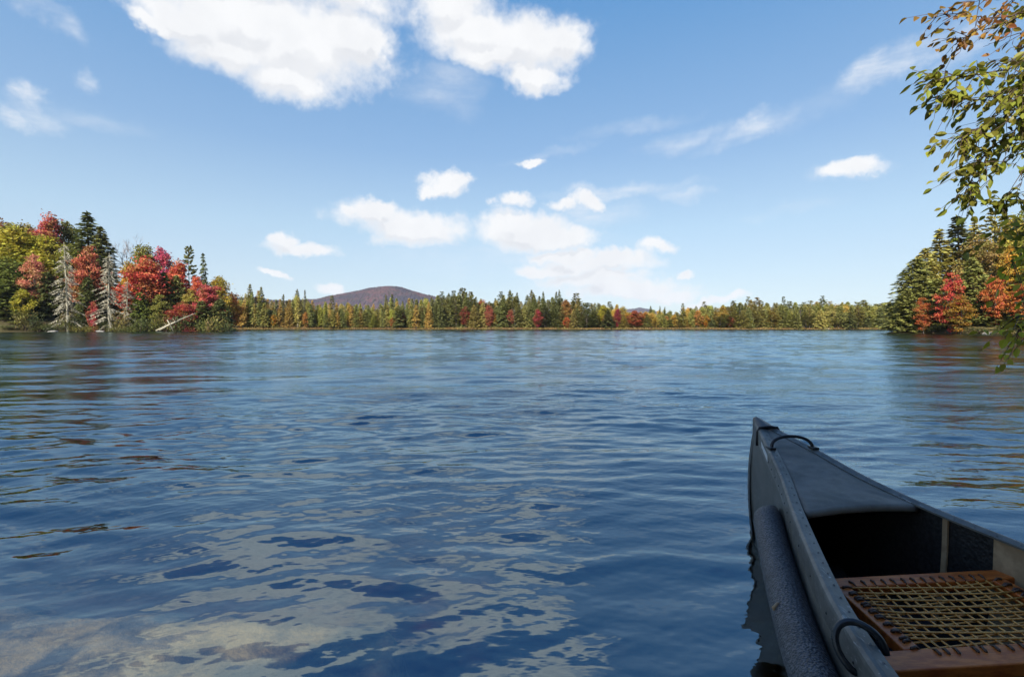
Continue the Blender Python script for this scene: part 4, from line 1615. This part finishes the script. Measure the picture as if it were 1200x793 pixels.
    def wid(s):
        return hull_w(s) - .019
    bar(F0, F1, -wid(F0) - .0, wid(F1 - .04))
    bar(N0, N1, -wid(N0), wid(N1 - .05))
    for t0, t1 in ((TL - .048, TL), (TR, TR + .048)):
        seat.loft([[sp_(s, t0, -.0015), sp_(s, t1, -.0015), sp_(s, t1, -TH + .003), sp_(s, t0, -TH + .003)] for s in np.linspace(F1 + .0005, N0 - .0005, 8)], close=True, caps=True)
    so = bevel(put(seat, 'seat', M_WOOD, False), .004, 3)
    lace = MB()
    knots = MB()
    A, B_ = F1, N0
    nfb = 14

    def sag(s, t):
        u = (s - A) / (B_ - A)
        v = (t - TL) / (TR - TL)
        return -.010 * max(0, 4 * u * (1 - u)) * max(0, 4 * v * (1 - v)) ** .5
    rq = np.random.default_rng(3)

    def strand(s0, t0, s1, t1, z, r=.0028):
        pts = []
        for k in np.linspace(0, 1, 9):
            s, t = s0 + (s1 - s0) * k, t0 + (t1 - t0) * k
            pts.append(sp_(s, t, z + sag(s, t)))
        lace.tube(pts, r, 6)
        for (s, t) in ((s0, t0), (s1, t1)):
            if abs(s - A) < 1e-6 or abs(s - B_) < 1e-6:
                e = (s + (-.026 if abs(s - A) < 1e-6 else .026), t + rq.normal(0, .003))
            else:
                e = (s + rq.normal(0, .003), t + (-.028 if t < 0 else .028))
            knots.tube([sp_(s, t, z), sp_((s + e[0]) / 2, (t + e[1]) / 2, .004), sp_(e[0], e[1], .002), sp_(e[0], e[1], -.004)], [.003, .0036, .0042, .0042], 6)
    for i in range(nfb):
        t = TL + .020 + (TR - TL - .04) * i / (nfb - 1)
        strand(A, t, B_, t + rq.normal(0, .003), -.004, .0029)
    ncr = 9
    for i in range(ncr):
        s = A + .022 + (B_ - A - .044) * i / (ncr - 1)
        d = (B_ - A) / ncr * 1.0
        strand(min(max(s - d * .62, A + .005), B_ - .005), TL, min(max(s + d * .62, A + .005), B_ - .005), TR, -.0005)
        strand(min(max(s + d * .62, A + .005), B_ - .005), TL, min(max(s - d * .62, A + .005), B_ - .005), TR, -.0075)
    nl = len(lace.f)
    for v in knots.v:
        lace.v.append(v)
    lace.f += [[i + lace.n for i in f] for f in knots.f]
    lace.n += knots.n
    lo = put(lace, 'lacing', M_LACE, True, so, False)
    lo.data.materials.append(M_KNOT)
    for i, p in enumerate(lo.data.polygons):
        p.material_index = 1 if i >= nl else 0
    # cloth stuffed in the bow
    root_c = MB()
    qn = np.random.default_rng(12)
    rows = []
    for s in np.linspace(.62, 1.12, 22):
        row = []
        for t in np.linspace(-.8, .8, 22):
            x = t * (hull_w(s) - .09)
            bump = .045 * math.exp(-((s - .85) / .2) ** 2 - (t / .6) ** 2) + .012 * math.sin(x * 40 + 7 * s) * math.sin(s * 30) + .008 * math.sin(x * 75 - s * 50)
            row.append(cw(s, x, .088 + max(bump, -.008) + .012))
        rows.append(row)
    root_c.loft(rows)
    o = root_c.build('cloth', M_CLOTH, None, True)
    m = o.modifiers.new('thick', 'SOLIDIFY')
    m.thickness = .006
    tag(o, 'dark crumpled cloth stuffed in the shadow under the bow deck', 'cloth')


make_canoe()


# ------------------------------------------------------------------ birch that hangs into the picture from the right
def near_leaf(c, d, up, L, W, q):
    """one leaf folded along its midrib: eight corners, drooping to a point"""
    d = d / np.linalg.norm(d)
    s = np.cross(d, up)
    s /= np.linalg.norm(s) + 1e-9
    n = np.cross(s, d)
    f = q.uniform(.05, .35)
    cur = q.uniform(-.25, .1)
    p = []
    for u, w in ((0, 0), (.22, .78), (.48, 1.0), (.76, .62), (1, 0)):
        mid = c + d * L * u + n * L * cur * u * u
        if w == 0:
            p.append(mid)
        else:
            p += [mid + s * W * .5 * w + n * W * f * w, mid, mid - s * W * .5 * w + n * W * f * w]
    # 0 base, 1 2 3, 4 5 6, 7 8 9, 10 tip
    fs = [[0, 1, 2], [0, 2, 3], [1, 4, 5, 2], [2, 5, 6, 3], [4, 7, 8, 5], [5, 8, 9, 6], [7, 10, 8], [8, 10, 9]]
    return p, fs


def make_birch():
    q = np.random.default_rng(77)
    foot = np.array([6.4, 3.4, 0.0])
    foot[2] = gz(foot[0], foot[1]) - .1
    root = empty('birch_tree', tuple(foot))
    tag(root, 'near tree whose leafy branches hang into the upper right of the picture', 'tree')
    tr = MB()
    top = foot + np.array([-.5, .6, 9.5])
    tr.tube([foot, foot + np.array([-.15, .1, 2.2]), foot + np.array([-.35, .3, 5.0]), top], [.17, .14, .10, .03], 10)
    green, rust, gold = MB(), MB(), MB()

    def spray(b, poly, rad, nleaf, L, dens=1.0, twigs=True):
        """a twig through the points of poly, with side twigs and leaves in two ranks"""
        pts = [np.array(at_depth(px, py, Y)) for px, py, Y in poly]
        fine = []
        for i in range(len(pts) - 1):
            for t in np.linspace(0, 1, 7)[:-1]:
                fine.append(pts[i] + (pts[i + 1] - pts[i]) * t + q.normal(0, .008, 3))
        fine.append(pts[-1])
        k = len(fine)
        tr.tube(fine, [rad * (1 - .8 * i / k) for i in range(k)], 5)
        tot = sum(np.linalg.norm(fine[i + 1] - fine[i]) for i in range(k - 1))
        for j in range(nleaf):
            u = q.uniform(.08, 1) ** .8
            i = min(int(u * (k - 1)), k - 2)
            p = fine[i] + (fine[i + 1] - fine[i]) * (u * (k - 1) - i)
            t = fine[i + 1] - fine[i]
            t = t / np.linalg.norm(t)
            if twigs and q.random() < .75:
                side = np.cross(t, q.normal(0, 1, 3))
                side /= np.linalg.norm(side)
                ln = q.uniform(.04, .19)
                e = p + (t * .8 + side * .8 + np.array([-.25, -.1, -.45])) * ln
                tr.tube([p, (p + e) / 2 + UP * .01, e], [.0028, .002, .0012], 3, cap=False)
                n = q.integers(2, 6)
                tt = (e - p) / (np.linalg.norm(e - p) + 1e-6)
                for a in range(n):
                    pp = p + (e - p) * (a + 1) / n
                    sd = np.cross(tt, UP)
                    sd /= np.linalg.norm(sd) + 1e-6
                    sg = 1 if a % 2 else -1
                    dd = tt * .7 + sd * sg * q.uniform(.3, 1) + np.array([0, 0, -.45]) + q.normal(0, .25, 3)
                    vs, fs = near_leaf(pp, dd, UP + q.normal(0, .55, 3), L * q.uniform(.65, 1.2), L * q.uniform(.42, .66), q)
                    b.add(vs, fs)
            else:
                dd = t * .5 + q.normal(0, .6, 3) + np.array([0, 0, -.35])
                vs, fs = near_leaf(p, dd, UP + q.normal(0, .5, 3), L * q.uniform(.65, 1.2), L * q.uniform(.42, .66), q)
                b.add(vs, fs)

    # brownish twigs at the top
    spray(rust, [(1312, -40, 3.9), (1222, 12, 3.4), (1162, 22, 3.2), (1120, 16, 3.1), (1088, 22, 3.05)], .007, 21, 0.058)
    spray(rust, [(1222, 12, 3.4), (1172, 28, 3.3), (1140, 40, 3.2), (1122, 50, 3.2)], .005, 20, 0.062)
    spray(rust, [(1272, -20, 3.6), (1192, -4, 3.4), (1132, 2, 3.3)], .005, 18, 0.058)
    spray(rust, [(1232, 30, 3.4), (1182, 45, 3.3), (1152, 55, 3.25)], .004, 6, 0.055)
    # the main green masses, drooping to the left
    spray(green, [(1322, 0, 3.8), (1252, 30, 3.5), (1202, 62, 3.3), (1172, 75, 3.2)], .010, 35, 0.066)
    spray(green, [(1312, -30, 3.9), (1242, -5, 3.6), (1202, 12, 3.4), (1177, 30, 3.3)], .009, 40, 0.066)
    spray(green, [(1302, 20, 3.7), (1222, 66, 3.4), (1162, 86, 3.2), (1122, 90, 3.1), (1096, 93, 3.05)], .008, 56, 0.066)
    spray(green, [(1302, 40, 3.7), (1222, 90, 3.5), (1172, 108, 3.3), (1134, 118, 3.15), (1112, 112, 3.1)], .008, 59, 0.066)
    spray(green, [(1302, 60, 3.6), (1232, 110, 3.4), (1187, 130, 3.3), (1152, 148, 3.2), (1130, 160, 3.15)], .007, 64, 0.064)
    spray(green, [(1307, 70, 3.5), (1242, 125, 3.3), (1192, 150, 3.2), (1162, 172, 3.15), (1144, 196, 3.1), (1134, 224, 3.1)], .007, 75, 0.062)
    spray(green, [(1172, 130, 3.2), (1132, 160, 3.1), (1098, 166, 3.05)], .004, 12, 0.058)
    spray(green, [(1312, 90, 3.4), (1242, 140, 3.2), (1207, 168, 3.1), (1182, 186, 3.05), (1168, 202, 3.0)], .005, 18, 0.058)
    spray(green, [(1312, 110, 3.3), (1237, 160, 3.1), (1207, 180, 3.0), (1196, 205, 3.0), (1194, 232, 3.0)], .005, 21, 0.058)
    spray(green, [(1282, 30, 3.2), (1232, 70, 3.0), (1207, 110, 2.9), (1194, 140, 2.9)], .006, 59, 0.062)
    spray(green, [(1302, 5, 3.3), (1237, 40, 3.1), (1208, 72, 3.0), (1197, 100, 3.0)], .006, 54, 0.062)
    # lower boughs by the right edge
    spray(green, [(1330, 190, 3.4), (1250, 222, 3.2), (1200, 236, 3.1), (1166, 240, 3.05)], .008, 40, 0.062)
    spray(green, [(1330, 210, 3.4), (1250, 250, 3.2), (1200, 262, 3.1), (1172, 274, 3.05)], .008, 27, 0.062)
    spray(gold, [(1330, 250, 3.3), (1240, 280, 3.15), (1200, 292, 3.05), (1186, 310, 3.0)], .007, 21, 0.062)
    spray(gold, [(1330, 290, 3.2), (1250, 330, 3.05), (1210, 346, 2.95), (1192, 358, 2.9)], .007, 20, 0.062)
    spray(gold, [(1330, 320, 3.0), (1250, 350, 2.85), (1205, 366, 2.8), (1178, 376, 2.75)], .006, 20, 0.066)
    spray(gold, [(1320, 345, 2.9), (1240, 370, 2.8), (1200, 384, 2.75), (1184, 394, 2.7)], .006, 13, 0.062)
    # limbs out of the picture that carry them, and the upper crown
    j = foot + np.array([-.2, .15, 3.0])
    for (px, py, Y), h, r in (((1290, -35, 3.85), 3.2, .05), ((1285, 50, 3.65), 2.4, .04), ((1330, 200, 3.4), 1.6, .035), ((1330, 300, 3.1), 1.2, .03), ((1285, 80, 3.5), 2.0, .035)):
        e = np.array(at_depth(px, py, Y))
        s = foot + np.array([-.15, .1, h])
        tr.tube([s, (s + e) / 2 + UP * .25, e], [r, r * .6, .010], 6)
    crown = MB()
    for k in range(60):
        v = q.normal(0, 1, 3)
        v /= np.linalg.norm(v)
        p = foot + np.array([.1, .2, 7.0]) + v * np.array([2.2, 2.0, 2.9]) * q.uniform(.4, 1)
        if (p[0] - .15) / max(p[1], .1) < 1.16 and (p[2] - 1.2) / max(p[1], .1) < .85:
            continue
        s = foot + np.array([-.3, .25, min(max(p[2] - .8, 3), 8.5)])
        tr.tube([s, (s + p) / 2, p], [.025, .015, .006], 4, cap=False)
        n = 70
        c = p + q.normal(0, .36, (n, 3))
        crown.quads(leaves(c, q.normal(0, 1, (n, 3)), UP + q.normal(0, .6, (n, 3)), q.uniform(.06, .11, n), q.uniform(.04, .065, n)))
    f0 = foot
    for b in (tr, green, rust, gold, crown):
        for i in range(len(b.v)):
            b.v[i] = b.v[i] - f0
    tr.build('trunk', MAT_TWIG, root, True)
    crown.build('crown', MAT_NEARLEAF, root, False, (.10, .13, .02))
    green.build('crown', MAT_NEARLEAF, root, False, (.26, .26, .032))
    o = rust.build('crown', MAT_NEARLEAF, root, False, (.30, .16, .035))
    o['label'] = 'brownish leaves on the topmost twigs'
    o = gold.build('crown', MAT_NEARLEAF, root, False, (.48, .44, .04))
    o['label'] = 'yellow leaves on the lowest twigs'


make_birch()


# ------------------------------------------------------------------ trees on the shore behind the photographer, whose shade lies on the canoe
def shade_trees():
    g = 'trees on the shore behind the canoe'
    for i, (x, y, h, w, k) in enumerate([(-2.1, -6.2, 9.5, 4.5, 'maple1'), (2.8, -6.6, 8.4, 7.0, 'maple2'), (6.8, -5.2, 8, 7.0, 'maple0'),
                                         (-2.6, -10.5, 12.6, 8, 'hemlock0'), (2.2, -10.5, 10.5, 8, 'hemlock1'), (6.0, -10, 10.5, 9, 'hemlock2')]):
        add_tree(k, (x, y, gz(x, y) - .1), h, w, i * 1.3, (.085, .10, .025), 'dark shore tree that shades the canoe from behind', 'tree', g)


shade_trees()
